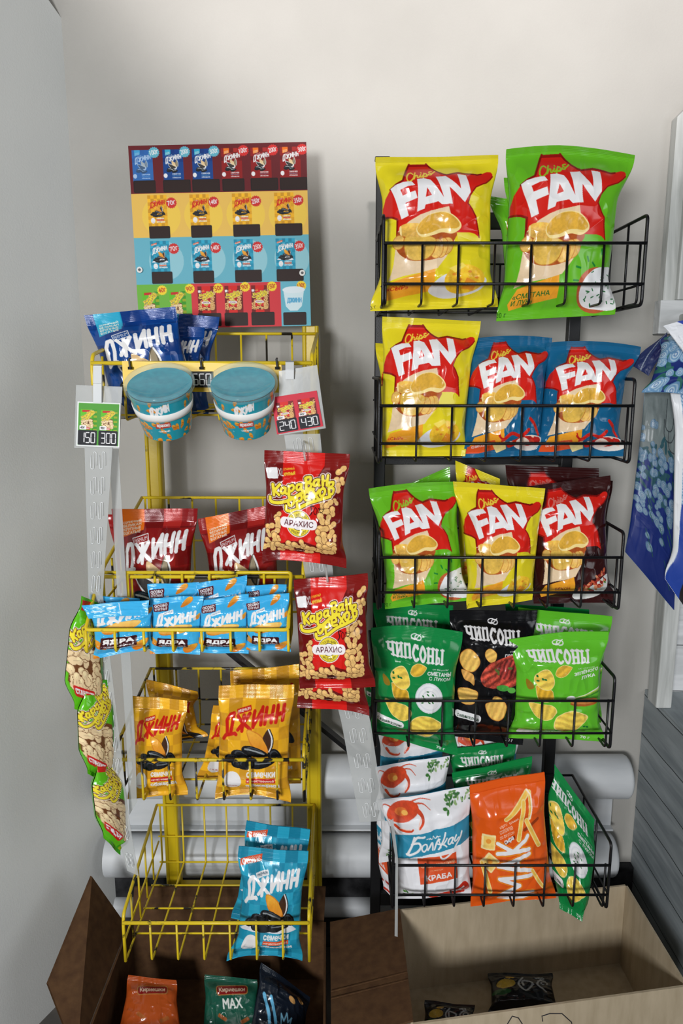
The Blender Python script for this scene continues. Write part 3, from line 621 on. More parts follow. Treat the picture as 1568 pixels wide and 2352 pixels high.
def art_rusks(kind):
    g = kind == 'green'
    a = Art((0, 0, 400, 500), 200, (26, 84, 66) if g else (170, 74, 26))
    a.rect(90, 60, 330, 130, (170, 120, 60), r=20, rot=-6); a.rect(96, 66, 324, 124, (130, 22, 22), r=18, rot=-6); a.text('Кириешки', 112, 74, 308, 116, (240, 220, 190), bold=.03, rot=-6)
    if g: a.text('MAX', 140, 150, 290, 220, (226, 226, 220), bold=.03, rot=-6)
    r = random.Random(3)
    for k in range(14): a.rect(*[v for v in (lambda x, y: (x, y, x + 70, y + 26))(r.uniform(20, 300), r.uniform(260, 460))], (150, 84, 40), r=8, rot=r.uniform(-40, 40), tex=.3)
    return a.done()

def art_dark(kind):
    a = Art((0, 0, 400, 400), 220, (20, 28, 40) if kind == 'crown' else (24, 26, 30))
    if kind == 'crown':
        for x in (40, 90): a.stroke([(x, 150), (x + 60, 240), (x + 90, 330)], 22, (110, 190, 230))
        for p in ([(190, 210), (200, 270), (260, 270), (270, 210), (245, 245), (230, 195), (215, 245), (190, 210)],): a.stroke(p, 9, (130, 190, 220))
        a.text('ЧИПСЫ', 180, 300, 320, 350, (90, 150, 190), bold=.04)
        for (x, y) in ((250, 110), (320, 80)): a.ell(x, y, 30, 16, (200, 150, 90), rot=20)
    else:
        a.ell(90, 150, 60, 46, (190, 160, 60), tex=.2); a.ell(60, 230, 60, 30, (40, 90, 50)); a.ell(120, 90, 30, 14, (190, 150, 50))
        a.stroke([(200, 100), (170, 160), (210, 230), (260, 160), (200, 130), (200, 180)], 14, (170, 176, 180), smooth=5); a.stroke([(320, 110), (290, 170), (340, 230)], 14, (170, 176, 180), smooth=5); a.text('РУС', 280, 90, 370, 150, (170, 176, 180), bold=.03, rot=60)
    return a.done()

def rose(a, x, y, r, rr, dim=.9):
    for i, (k, c) in enumerate(((1, (110, 156, 196)), (.82, (176, 206, 228)), (.66, (120, 166, 206)), (.48, (200, 222, 238)), (.3, (110, 150, 196)), (.16, (210, 226, 240)))):
        n = 7; t0 = rr.uniform(0, 6); a.poly([(x + r * k * (1 + .13 * math.cos(4 * j + i)) * math.cos(t0 + j * 2 * math.pi / n), y + r * k * (1 + .13 * math.sin(3 * j)) * math.sin(t0 + j * 2 * math.pi / n)) for j in range(n)], tuple(v * dim for v in c), smooth=3)
def art_flowers(kind):
    a = Art((0, 0, 300, 900), 200, (20, 40, 110))
    rr = random.Random(4 + len(kind))
    if kind == 'bag':
        a.rect(0, 0, 300, 330, (112, 122, 122), tex=.1)
        for p in ([(180, 60), (165, 180), (215, 190), (235, 90)], [(150, 150), (160, 230), (220, 240), (250, 170)], [(190, 200), (200, 270), (260, 280), (290, 220)]): a.stroke(p, 5, (50, 56, 60), smooth=4)
        for k in range(80): a.ell(rr.uniform(0, 300), rr.gauss(400, 70), rr.uniform(14, 34), 10, (40, 80, 90), rot=rr.uniform(0, 180))
        for k in range(90): rose(a, rr.uniform(0, 300), rr.gauss(500, 130) if k > 22 else rr.gauss(330, 40), rr.uniform(12, 24), rr, .74)
        for k in range(16): a.stroke([(x := rr.uniform(0, 300), y := rr.uniform(500, 800)), (x + 40, y + 60)], 4, (40, 90, 70))
    elif kind == 'front':
        a.rect(0, 0, 300, 900, (24, 60, 150))
        for k in range(60): rose(a, rr.uniform(0, 300), rr.uniform(0, 620), rr.uniform(24, 50), rr)
        a.rect(60, 560, 300, 900, (24, 18, 22)); a.ell(230, 800, 90, 60, (120, 60, 40), tex=.3)
        a.poly(arr((0, 0), (40, 0), (30, 500), (0, 900)), (222, 224, 226))
    else:
        for k in range(50): a.ell(rr.uniform(0, 300), rr.uniform(0, 900), 40, 16, (40, 100, 90), rot=rr.uniform(0, 180))
        for k in range(44): rose(a, rr.uniform(0, 300), rr.uniform(60, 880), rr.uniform(26, 54), rr)
        a.rect(0, 0, 300, 60, (220, 222, 226)); 
    return a.done()

# ------------------------------------------------------------------ materials
def newmat(name, rough=.5, metal=0.0, spec=.5, color=(200, 200, 200)):
    m = bpy.data.materials.new(name); m.use_nodes = True; nt = m.node_tree; b = nt.nodes['Principled BSDF']
    b.inputs['Base Color'].default_value = (*lin(color), 1); b.inputs['Roughness'].default_value = rough; b.inputs['Metallic'].default_value = metal; b.inputs['Specular IOR Level'].default_value = spec
    return m, nt, b
def add_bump(nt, b, scale, strength, dist=.001, detail=3, coord='Object'):
    tc = nt.nodes.new('ShaderNodeTexCoord'); n = nt.nodes.new('ShaderNodeTexNoise'); n.inputs['Scale'].default_value = scale; n.inputs['Detail'].default_value = detail
    bp = nt.nodes.new('ShaderNodeBump'); bp.inputs['Strength'].default_value = strength; bp.inputs['Distance'].default_value = dist
    nt.links.new(tc.outputs[coord], n.inputs['Vector']); nt.links.new(n.outputs['Fac'], bp.inputs['Height']); nt.links.new(bp.outputs['Normal'], b.inputs['Normal'])
    return tc, n
def noise_color(nt, b, c1, c2, scale, lo=.35, hi=.65, detail=4, vec=None, coord='Object', stretch=None):
    tc = nt.nodes.new('ShaderNodeTexCoord'); n = nt.nodes.new('ShaderNodeTexNoise'); n.inputs['Scale'].default_value = scale; n.inputs['Detail'].default_value = detail
    mp = nt.nodes.new('ShaderNodeMapping'); mp.inputs['Scale'].default_value = stretch or (1, 1, 1)
    r = nt.nodes.new('ShaderNodeValToRGB'); r.color_ramp.elements[0].position = lo; r.color_ramp.elements[1].position = hi
    r.color_ramp.elements[0].color = (*lin(c1), 1); r.color_ramp.elements[1].color = (*lin(c2), 1)
    nt.links.new(tc.outputs[coord], mp.inputs['Vector']); nt.links.new(mp.outputs['Vector'], n.inputs['Vector']); nt.links.new(n.outputs['Fac'], r.inputs['Fac']); nt.links.new(r.outputs['Color'], b.inputs['Base Color'])
    return r
def print_mat(name, rough, coat=0, spec=.5, metal=0, bump=.15, bscale=400):
    m, nt, b = newmat(name, rough, metal, spec)
    at = nt.nodes.new('ShaderNodeAttribute'); at.attribute_name = 'print'; nt.links.new(at.outputs['Color'], b.inputs['Base Color'])
    b.inputs['Coat Weight'].default_value = coat; b.inputs['Coat Roughness'].default_value = .12
    add_bump(nt, b, bscale, bump, .0004)
    return m
M = {}
M['film'] = print_mat('glossy_printed_film', .21, .15, .40)
M['foil'] = print_mat('metallised_printed_film', .22, .2, .45, .05)
M['matte'] = print_mat('matt_printed_film', .5, .05, .35)
M['paper'] = print_mat('printed_card', .55, .0, .3, bump=.05)
m, nt, b = newmat('wall_plaster', .9, 0, .2); noise_color(nt, b, (170, 167, 161), (184, 181, 175), 3.0, .3, .7, 8); add_bump(nt, b, 260, .35, .0012, 6); M['wall'] = m
m, nt, b = newmat('side_wall_paint', .7, 0, .25); noise_color(nt, b, (222, 224, 222), (230, 231, 228), 3.0, .3, .7, 8); add_bump(nt, b, 300, .25, .001, 6); M['wall_side'] = m
m, nt, b = newmat('floor_tile', .5); noise_color(nt, b, (84, 80, 76), (110, 104, 98), 12); M['floor'] = m
def chipped(name, base, dark, scale, thr, rough=.35):
    m, nt, b = newmat(name, rough, 0, .5)
    r = noise_color(nt, b, dark, base, scale, thr - .02, thr + .02, 5); add_bump(nt, b, 200, .1); return m
M['yellow_wire'] = chipped('chipped_yellow_enamel', (226, 196, 34), (34, 30, 22), 22, .37)
M['yellow_worn'] = chipped('worn_yellow_enamel', (214, 184, 30), (30, 27, 22), 34, .475)
M['yellow_post'] = chipped('yellow_tube_enamel', (206, 178, 26), (60, 50, 16), 14, .30)
m, nt, b = newmat('black_powder_coat', .4, .1, .5, (14, 14, 17)); add_bump(nt, b, 500, .15); M['black'] = m
m, nt, b = newmat('yellow_plastic_sheet', .4, 0, .4, (238, 196, 30)); add_bump(nt, b, 60, .1); M['yellow_sheet'] = m
m, nt, b = newmat('black_cable_tie', .5, 0, .4, (18, 18, 20)); M['black_plastic'] = m
m, nt, b = newmat('clear_hanger_plastic', .25, 0, .5, (196, 198, 196)); b.inputs['Alpha'].default_value = .5; add_bump(nt, b, 80, .1); M['strip'] = m
m, nt, b = newmat('slot_edge_plastic', .2, 0, .6, (226, 228, 228)); M['slot'] = m
m, nt, b = newmat('white_rubber_band', .6, 0, .3, (232, 230, 226)); add_bump(nt, b, 200, .1); M['band'] = m
m, nt, b = newmat('clear_lid_plastic', .08, 0, .6, (190, 226, 232)); b.inputs['Alpha'].default_value = .22; b.inputs['Coat Weight'].default_value = .5; M['lid'] = m
m, nt, b = newmat('teal_seal_foil', .3, .2, .5); noise_color(nt, b, (14, 150, 174), (44, 176, 196), 90, .3, .7, 6); add_bump(nt, b, 120, .5, .001); M['lid_foil'] = m
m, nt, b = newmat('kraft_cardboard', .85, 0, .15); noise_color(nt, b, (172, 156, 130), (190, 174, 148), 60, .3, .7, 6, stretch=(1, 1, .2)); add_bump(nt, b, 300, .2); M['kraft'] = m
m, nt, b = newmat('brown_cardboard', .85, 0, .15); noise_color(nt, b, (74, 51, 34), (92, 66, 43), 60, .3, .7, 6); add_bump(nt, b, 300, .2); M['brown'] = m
m, nt, b = newmat('painted_steel_pipe', .42, .0, .4); noise_color(nt, b, (190, 194, 198), (222, 224, 226), 14, .3, .7, 8, stretch=(.3, 1, 1)); add_bump(nt, b, 60, .25, .001); M['pipe'] = m
m, nt, b = newmat('painted_shade', .8, 0, .2); noise_color(nt, b, (24, 24, 26), (60, 60, 62), 30); M['wall_shade'] = m  # near-black colour standing in for the shade below the pipes
m, nt, b = newmat('ink_marker', .6, 0, .3, (40, 40, 46)); M['ink'] = m
def wood_mat(name, c1, c2, along, plank=None, seam=(60, 64, 66), paxis=2):
    m, nt, b = newmat(name, .6, 0, .3)
    tc = nt.nodes.new('ShaderNodeTexCoord'); mp = nt.nodes.new('ShaderNodeMapping'); mp.inputs['Scale'].default_value = along
    n = nt.nodes.new('ShaderNodeTexNoise'); n.inputs['Scale'].default_value = 5; n.inputs['Detail'].default_value = 8; n.inputs['Distortion'].default_value = 1.2
    r = nt.nodes.new('ShaderNodeValToRGB'); r.color_ramp.elements[0].position = .32; r.color_ramp.elements[1].position = .62
    r.color_ramp.elements[0].color = (*lin(c1), 1); r.color_ramp.elements[1].color = (*lin(c2), 1)
    nt.links.new(tc.outputs['Object'], mp.inputs['Vector']); nt.links.new(mp.outputs['Vector'], n.inputs['Vector']); nt.links.new(n.outputs['Fac'], r.inputs['Fac'])
    out = r.outputs['Color']
    if plank:
        sp = nt.nodes.new('ShaderNodeSeparateXYZ'); nt.links.new(tc.outputs['Object'], sp.inputs[0])
        mo = nt.nodes.new('ShaderNodeMath'); mo.operation = 'PINGPONG'; mo.inputs[1].default_value = plank / 2
        nd = nt.nodes.new('ShaderNodeTexNoise'); nd.inputs['Scale'].default_value = 6; ad = nt.nodes.new('ShaderNodeMath'); ad.operation = 'MULTIPLY_ADD'; ad.inputs[1].default_value = .012
        nt.links.new(tc.outputs['Object'], nd.inputs['Vector']); nt.links.new(nd.outputs['Fac'], ad.inputs[0]); nt.links.new(sp.outputs[paxis], ad.inputs[2]); nt.links.new(ad.outputs[0], mo.inputs[0])
        lt = nt.nodes.new('ShaderNodeMath'); lt.operation = 'LESS_THAN'; lt.inputs[1].default_value = .0012; nt.links.new(mo.outputs[0], lt.inputs[0])
        mx = nt.nodes.new('ShaderNodeMix'); mx.data_type = 'RGBA'; nt.links.new(lt.outputs[0], mx.inputs[0]); nt.links.new(out, mx.inputs[6]); mx.inputs[7].default_value = (*lin(seam), 1); out = mx.outputs[2]
    nt.links.new(out, b.inputs['Base Color']); bp = nt.nodes.new('ShaderNodeBump'); bp.inputs['Strength'].default_value = .15; bp.inputs['Distance'].default_value = .002; nt.links.new(n.outputs['Fac'], bp.inputs['Height']); nt.links.new(bp.outputs['Normal'], b.inputs['Normal'])
    return m
M['bench_wood'] = wood_mat('grey_limed_planks', (128, 136, 140), (164, 171, 174), (6, .7, 6), .088)
M['white_wood'] = wood_mat('white_limed_planks', (186, 188, 188), (222, 223, 224), (.8, 6, 7), .105, (110, 112, 112))
M['post_wood'] = wood_mat('limed_post_wood', (170, 172, 168), (208, 209, 206), (7, 7, .8))

# ------------------------------------------------------------------ object building
def tag(o, label=None, cat=None, group=None, kind=None):
    if label: o['label'] = label
    if cat: o['category'] = cat
    if group: o['group'] = group
    if kind: o['kind'] = kind
    return o
def empty(name, loc):
    o = bpy.data.objects.new(name, None); o.empty_display_size = .02; COL.objects.link(o); o.location = tuple(float(v) for v in loc); return o
def link_mesh(name, me, mat, parent=None, loc=None):
    o = bpy.data.objects.new(name, me); me.materials.append(mat); COL.objects.link(o)
    if parent is not None: o.parent = parent
    if loc is not None: o.location = tuple(float(v) for v in loc)
    return o
def grid_obj(name, V, C, mat, parent, origin):
    """V (rows, cols, 3) world points, C matching print colours (0..255) -> one smooth mesh with the print as colour attribute"""
    parts = V if isinstance(V, list) else [V]; cs = C if isinstance(C, list) else [C]
    vv = []; ff = []; cc = []; off = 0
    for v, c in zip(parts, cs):
        R, K = v.shape[:2]; vv.append(v.reshape(-1, 3)); cc.append(c.reshape(-1, 3))
        idx = np.arange(R * K).reshape(R, K) + off
        ff.append(np.stack([idx[:-1, :-1], idx[1:, :-1], idx[1:, 1:], idx[:-1, 1:]], -1).reshape(-1, 4)); off += R * K
    v = (np.concatenate(vv) - np.asarray(origin)).astype(np.float32); f = np.concatenate(ff).astype(np.int32); c = lin(np.concatenate(cc))
    me = bpy.data.meshes.new(name); me.vertices.add(len(v)); me.vertices.foreach_set('co', v.ravel())
    me.loops.add(f.size); me.loops.foreach_set('vertex_index', f.ravel()); me.polygons.add(len(f)); me.polygons.foreach_set('loop_start', np.arange(0, f.size, 4, dtype=np.int32))
    me.update(calc_edges=True); me.polygons.foreach_set('use_smooth', np.ones(len(f), bool))
    at = me.color_attributes.new('print', 'FLOAT_COLOR', 'POINT'); at.data.foreach_set('color', np.concatenate([c, np.ones((len(c), 1), np.float32)], 1).ravel())
    return link_mesh(name, me, mat, parent)

def sstep(x, a, b): t = np.clip((x - a) / (b - a), 0, 1); return t * t * (3 - 2 * t)
RES = 0.95
def bag(name, label, group, art, q, Yt, Yb, T=.02, seed_=1, wl=.05, wr=.05, st=.075, sb=.06, mat='film', cat='snack bag', ur=(0, 1), vr=(0, 1), bb=0.0, tb=0.0, wr_amp=1.0, parts=True, side=None, ridge=True, lean=0.0, res=None, bendx=0.0, open_top=False):
    """a filled pillow packet between crimped end seals. q: TL,TR,BR,BL photo pixels, Yt/Yb depths of the top and bottom edges"""
    TL, TR = P(*q[0], Yt), P(*q[1], Yt + lean); BR, BL = P(*q[2], Yb + lean), P(*q[3], Yb)
    wpx = max(abs(q[1][0] - q[0][0]), abs(q[2][0] - q[3][0])); hpx = max(abs(q[3][1] - q[0][1]), abs(q[2][1] - q[1][1]))
    rs = res or RES; nu = max(24, int(wpx * rs)); nv = max(30, int(hpx * rs * 1.05))
    rnd = np.random.default_rng(seed_)
    Wm = np.linalg.norm(TR - TL); Hm = np.linalg.norm(BL - TL)
    nrm = np.cross(BR - TL, TR - BL); nrm /= np.linalg.norm(nrm)
    if nrm.dot(np.array([0, 0, H]) - (TL + BR) / 2) < 0: nrm = -nrm
    creases = []
    for k in range(22):
        if k < 9: u0 = rnd.uniform(.08, .92); v0 = st + .01 if k % 2 else 1 - sb - .01; ang = (math.pi / 2 if k % 2 else -math.pi / 2) + rnd.uniform(-.6, .6); L = rnd.uniform(.12, .3)
        else:
            u0 = rnd.choice([rnd.uniform(.03, .15), rnd.uniform(.85, .97)]); v0 = rnd.uniform(.15, .9); ang = (0 if u0 < .5 else math.pi) + rnd.uniform(-.9, .9); L = rnd.uniform(.08, .28)
        creases.append((u0, v0, math.cos(ang) * L * Hm / Wm, math.sin(ang) * L, rnd.uniform(.0012, .0030) * rnd.choice([-1, 1, 1]), rnd.uniform(.004, .011)))
    ph = rnd.uniform(0, 6.28, 12); sc = min(1, Wm / .16)
    nz = smooth_noise(128, 5, seed_ * 7 + 1); nz2 = smooth_noise(128, 11, seed_ * 7 + 2); nz3 = smooth_noise(128, 7, seed_ * 7 + 3)
    def surf(u, v, sgn):
        U, V = np.meshgrid(u, v)
        s = sstep(V, st * .6, st + .26) * sstep(1 - V, sb * .6, sb + .2)
        left = U < .5
        Uc = U + (wl * s) * (1 - U) * 1.0 - (wr * s) * U
        base = (TL * (1 - Uc)[..., None] + TR * Uc[..., None]) * (1 - V)[..., None] + (BL * (1 - Uc)[..., None] + BR * Uc[..., None]) * V[..., None]
        base[..., 2] += bb * (1 - (2 * U - 1) ** 2) * sstep(V, .75, 1) - tb * (1 - (2 * U - 1) ** 2) * sstep(1 - V, .8, 1)
        if bendx: base[..., 0] += bendx * np.sin(V * math.pi)
        s2 = sstep(V, st * .9, st + .17) ** .8 * sstep(1 - V, sb * .9, sb + .15) ** .8
        e = np.clip(1 - np.abs(2 * U - 1) ** 2.6, 0, 1) ** .55
        d = T * s2 * e * (1 + .12 * np.sin(V * 5 + ph[11]))
        if sgn > 0:
            w = np.zeros_like(U)
            asp = Hm / Wm
            for (u0, v0, du, dv, am, wd) in creases:
                du_, dv_ = du * Wm, dv * Hm; LL = du_ ** 2 + dv_ ** 2
                t = ((U - u0) * Wm * du_ + (V - v0) * Hm * dv_) / LL; tt = np.clip(t, 0, 1)
                dist = np.hypot((U - u0) * Wm - tt * du_, (V - v0) * Hm - tt * dv_)
                w += am * sc * np.exp(-dist / (wd * sc)) * np.clip(1 - t, 0, 1)
            fl = 0
            for k in range(6): fl = fl + np.sin(U * (9 + 7 * k) * sc + ph[k] + 1.5 * V) / (k + 1.5)
            w += .0011 * sc * fl * (np.exp(-np.abs(V - st) / .09) + np.exp(-np.abs(1 - V - sb) / .07)) * (V > st * .5)
            ii = np.clip((V * 127), 0, 126); jj = np.clip((U * 127), 0, 126); i0 = ii.astype(int); j0 = jj.astype(int); fi = ii - i0; fj = jj - j0
            def smp(g): return (g[i0, j0] * (1 - fj) + g[i0, j0 + 1] * fj) * (1 - fi) + (g[i0 + 1, j0] * (1 - fj) + g[i0 + 1, j0 + 1] * fj) * fi
            w += (.0045 * (smp(nz) - .5) + .0022 * (smp(nz2) - .5) - .0040 * np.abs(smp(nz2) - .5) - .0030 * np.abs(smp(nz3) - .5)) * sc
            w *= wr_amp * (.25 + .75 * np.clip(s2 * 1.5, 0, 1)) * sstep(np.minimum(U, 1 - U), 0, .05)
            d = d + w
            if ridge: d = d + .00035 * np.sin(V * Hm / .0022 * 2 * math.pi) * ((V < st) | (V > 1 - sb))
            d = d + .0009 + .002 * np.sin(U * 7 + ph[8]) * ((1 - s2) ** 2)
        else:
            d = -d * .8 - .0009 + .002 * np.sin(U * 7 + ph[8]) * ((1 - s2) ** 2)
        return base + nrm * d[..., None]
    u = np.linspace(0, 1, nu); v = np.linspace(0, 1, nv)
    Pf = surf(u, v, 1)
    U, V = np.meshgrid(ur[0] + (ur[1] - ur[0]) * u, vr[0] + (vr[1] - vr[0]) * v)
    Cf = art.sample(U, V)
    ub = np.linspace(0, 1, 22); vb = np.linspace(0, 1, 40); Pb = surf(ub, vb, -1)[:, ::-1]
    med = art.out[art.out.shape[0] // 2, 2] if side is None else np.array(side, float)
    Cb = np.empty_like(Pb); Cb[:] = med
    org = (BL + BR) / 2; root = empty(name, org); tag(root, label, cat, group)
    i1 = int(st * nv); i2 = int((1 - sb) * nv)
    m = M[mat]
    if parts:
        grid_obj('packet_body', [Pf[i1:i2 + 1], Pb], [Cf[i1:i2 + 1], Cb], m, root, org)
        grid_obj('top_seal', Pf[:i1 + 1], Cf[:i1 + 1], m, root, org); grid_obj('bottom_seal', Pf[i2:], Cf[i2:], m, root, org)
    else: grid_obj('packet_body', [Pf, Pb], [Cf, Cb], m, root, org)
    return root

class MB:
    """collects boxes and tubes into one mesh"""
    def __init__(s): s.v = []; s.f = []
    def box(s, lo, hi):
        b = len(s.v); s.v += [(x, y, z) for x in (lo[0], hi[0]) for y in (lo[1], hi[1]) for z in (lo[2], hi[2])]
        s.f += [tuple(b + i for i in q) for q in ((0, 1, 3, 2), (4, 6, 7, 5), (0, 4, 5, 1), (2, 3, 7, 6), (0, 2, 6, 4), (1, 5, 7, 3))]; return s
    def hexa(s, p):
        b = len(s.v); s.v += [tuple(q) for q in p]; s.f += [tuple(b + i for i in q) for q in ((0, 1, 2, 3), (7, 6, 5, 4), (0, 4, 5, 1), (1, 5, 6, 2), (2, 6, 7, 3), (3, 7, 4, 0))]; return s
    def slab(s, quad, t, n=None):
        q = [np.asarray(p, float) for p in quad]
        if n is None: n = np.cross(q[1] - q[0], q[3] - q[0]); n = n / np.linalg.norm(n)
        n = np.asarray(n, float); return s.hexa(q + [p + n * t for p in q])
    def tube(s, pts, r, n=8, caps=True, r1=None):
        pts = [np.asarray(p, float) for p in pts]; b = len(s.v); N = len(pts); prev = None
        for i, p in enumerate(pts):
            t = (pts[min(i + 1, N - 1)] - pts[max(i - 1, 0)]); t /= (np.linalg.norm(t) + 1e-12)
            if prev is None: a = np.array([0, 0, 1.]) if abs(t[2]) < .9 else np.array([1., 0, 0]); x = np.cross(t, a)
            else: x = prev - t * prev.dot(t)
            x /= np.linalg.norm(x); prev = x; y = np.cross(t, x); rr = r if r1 is None else r + (r1 - r) * i / max(N - 1, 1)
            for k in range(n): a = 2 * math.pi * k / n; s.v.append(tuple(p + (x * math.cos(a) + y * math.sin(a)) * rr))
        for i in range(N - 1):
            for k in range(n): s.f.append((b + i * n + k, b + i * n + (k + 1) % n, b + (i + 1) * n + (k + 1) % n, b + (i + 1) * n + k))
        if caps: s.f.append(tuple(b + k for k in range(n - 1, -1, -1))); s.f.append(tuple(b + (N - 1) * n + k for k in range(n)))
        return s
    def build(s, name, mat, parent=None, origin=(0, 0, 0), smooth=False, bevel=0, loc=None):
        o3 = np.asarray(origin, float); me = bpy.data.meshes.new(name); me.from_pydata([tuple(np.asarray(v) - o3) for v in s.v], [], s.f); me.update()
        if smooth: me.polygons.foreach_set('use_smooth', [True] * len(me.polygons))
        o = link_mesh(name, me, mat, parent, None if parent is not None else origin)
        if bevel: md = o.modifiers.new('edge', 'BEVEL'); md.width = bevel; md.segments = 2
        return o
def round_path(pts, r, n=4):
    pts = [np.asarray(p, float) for p in pts]; out = [pts[0]]
    for i in range(1, len(pts) - 1):
        a, b, c = pts[i - 1], pts[i], pts[i + 1]; d1 = a - b; d2 = c - b; l1, l2 = np.linalg.norm(d1), np.linalg.norm(d2); k = min(r, l1 * .45, l2 * .45)
        p0 = b + d1 / l1 * k; p1 = b + d2 / l2 * k
        for j in range(n + 1): t = j / n; out.append((1 - t) ** 2 * p0 + 2 * t * (1 - t) * b + t * t * p1)
    out.append(pts[-1]); return out

# ------------------------------------------------------------------ the room
def structure(o): o['kind'] = 'structure'; return o
structure(MB().box((-1.4, 1.50, 0), (1.9, 1.62, 2.9)).build('wall_back', M['wall']))
mb = MB()
prof = [(.72, 0), (1.501, 0), (1.501, 1.932), (1.40, 2.00), (1.30, 2.08), (.72, 2.08)]
n = len(prof); mb.v = [(-1.2, y, z) for y, z in prof] + [(-.512 - (1.501 - y) * .445, y, z) for y, z in prof]
mb.f = [tuple(range(n)), tuple(range(2 * n - 1, n - 1, -1))] + [(i, i + n, (i + 1) % n + n, (i + 1) % n) for i in range(n)]
structure(mb.build('wall_left', M['wall_side']))
structure(MB().box((-1.4, -1.8, -.05), (1.9, 1.62, 0)).build('floor', M['floor']))
structure(MB().box((-.51, 1.478, 0), (.655, 1.499, .205)).build('shade_slab_back', M['wall_shade'], bevel=.002))  # added dark slab, paints the shade on the lower wall

# heating pipes along the wall
def pipe(label, py, x1px, r, Y, group='heating pipes low on the wall'):
    c = P(784, py, Y); x1 = P(x1px, py, Y)[0]
    pts = [(-.51, Y, c[2])] + [(x, Y, c[2]) for x in np.linspace(-.4, x1 - .01, 12)]
    mb = MB(); mb.tube(pts, r, 28, caps=False); last = len(mb.v) - 28
    org = (x1, Y, c[2])
    # domed cap
    for k in range(1, 6):
        a = k / 5 * math.pi / 2; rr = r - .012 + .012 * math.cos(a) if k < 5 else .0005; xx = x1 - .01 + .010 * math.sin(a)
        b = len(mb.v); mb.v += [(xx, Y + (p[1] - Y) * rr / r, c[2] + (p[2] - c[2]) * rr / r) for p in [mb.v[last + j] for j in range(28)]]
        prev = last if k == 1 else b - 28
        mb.f += [(prev + j, prev + (j + 1) % 28, b + (j + 1) % 28, b + j) for j in range(28)]
    o = mb.build('heating_pipe', M['pipe'], origin=org, smooth=True); tag(o, label, 'pipe', group)
pipe('thick grey heating pipe on the wall, upper of two, with a rounded end', 1783, 1442, .046, 1.452)
pipe('thick grey heating pipe just above the cardboard boxes, lower of two', 1962, 1408, .046, 1.452)
pipe('thin dull pipe in the dark below the two thick pipes', 2082, 1300, .022, 1.475)
a0, a1 = P(784, 1815, 1.47), P(784, 1893, 1.47)
mb = MB().box((-.50, 1.466, a1[2]), (P(1404, 1850, 1.47)[0], 1.474, a0[2] + .01)); mb.box((-.50, 1.45, a1[2] - .004), (P(1404, 1850, 1.47)[0], 1.474, a1[2]))
tag(mb.build('metal_cover_plate', M['pipe'], origin=(0, 1.47, a1[2]), bevel=.001), 'flat galvanised metal strip between the two thick heating pipes', 'metal plate')
pa, pb = P(500, 1478, 1.43), P(872, 1782, 1.43)
mb = MB(); mb.slab([pa + [0, 0, .008], pb + [0, 0, .008], pb - [0, 0, .008], pa - [0, 0, .008]], .016, (0, 1, 0)); mb.slab([pa + [0, -.012, .010], pb + [0, -.012, .010], pb + [0, -.012, .006], pa + [0, -.012, .006]], .014, (0, 1, 0))
tag(mb.build('support_brace', M['black'], origin=pb), 'dark diagonal metal brace behind the yellow rack', 'brace')

# ------------------------------------------------------------------ black wire rack
XL, XR = .062, .447
rack = empty('wire_rack', (.25, 1.38, 0)); tag(rack, 'tall black wire display rack with five baskets of chip bags', 'display rack')
ro = (.25, 1.38, 0)
for x, top in ((.071, P(870, 362, 1.38)[2]), (.420, P(1300, 400, 1.38)[2])):
    MB().box((x - .0105, 1.372, 0), (x + .0105, 1.392, top)).box((x - .013, 1.370, top - .004), (x + .013, 1.394, top)).build('post', M['black'], rack, ro, bevel=.0015)
for py, h in ((508, .028), (1058, .014), (1490, .02), (2062, .03)):
    z = P(784, py, 1.385)[2]; MB().box((.071, 1.380, z - h / 2), (.42, 1.390, z + h / 2)).build('crossbar', M['black'], rack, ro, bevel=.001)
def black_basket(drop, x0, x1):
    zr = H - drop; zt, zm, zb = zr + .040, zr - .058, zr - .088; Yf, Yr = 1.15, 1.37
    b = MB(); o = (x0, Yr, zb)
    for i in range(8):
        x = x0 + (x1 - x0) * (i / 7) * .97 + .004
        b.tube(round_path([(x, Yf, zr + .001), (x, Yf, zb + .002), (x, Yr, zb), (x, Yr, zr)], .008), .0019, 6)
    for (y, z) in ((Yr, zr), (Yr, zm), (Yf + .07, zb), (Yf + .15, zb)): b.tube([(x0, y, z), (x1, y, z)], .0019, 6)
    for x in (x0, x1):
        for k in (1, 2): y = Yf + (Yr - Yf) * k / 3; b.tube([(x, y, zt), (x, y, zb)], .0019, 6)
        b.tube([(x, Yf, zm), (x, Yr, zm)], .0019, 6)
    bo = b.build('basket', M['black'], rack, ro, smooth=True)
    r = MB()
    for x in (x0, x1): r.tube(round_path([(x, Yr, zt), (x, Yf, zt), (x, Yf, zb), (x, Yr, zb)], .009), .0027, 8)
    r.tube([(x0, Yr, zt), (x1, Yr, zt)], .0025, 8)
    r.build('basket_rim', M['black'], bo, ro, smooth=True)
    r = MB(); r.tube([(x0, Yf - .003, zr), (x1, Yf - .003, zr)], .0024, 8); r.build('front_rail', M['black'], bo, ro, smooth=True)
    r = MB(); r.tube([(x0, Yf - .003, zm), (x1, Yf - .003, zm)], .0022, 8); r.build('front_rail', M['black'], bo, ro, smooth=True)
for d, x0, x1 in ((-.184, XL, XR + .003), (.054, .058, .449), (.294, .060, .449), (.539, .054, .452), (.845, .090, .467)): black_basket(d, x0, x1)

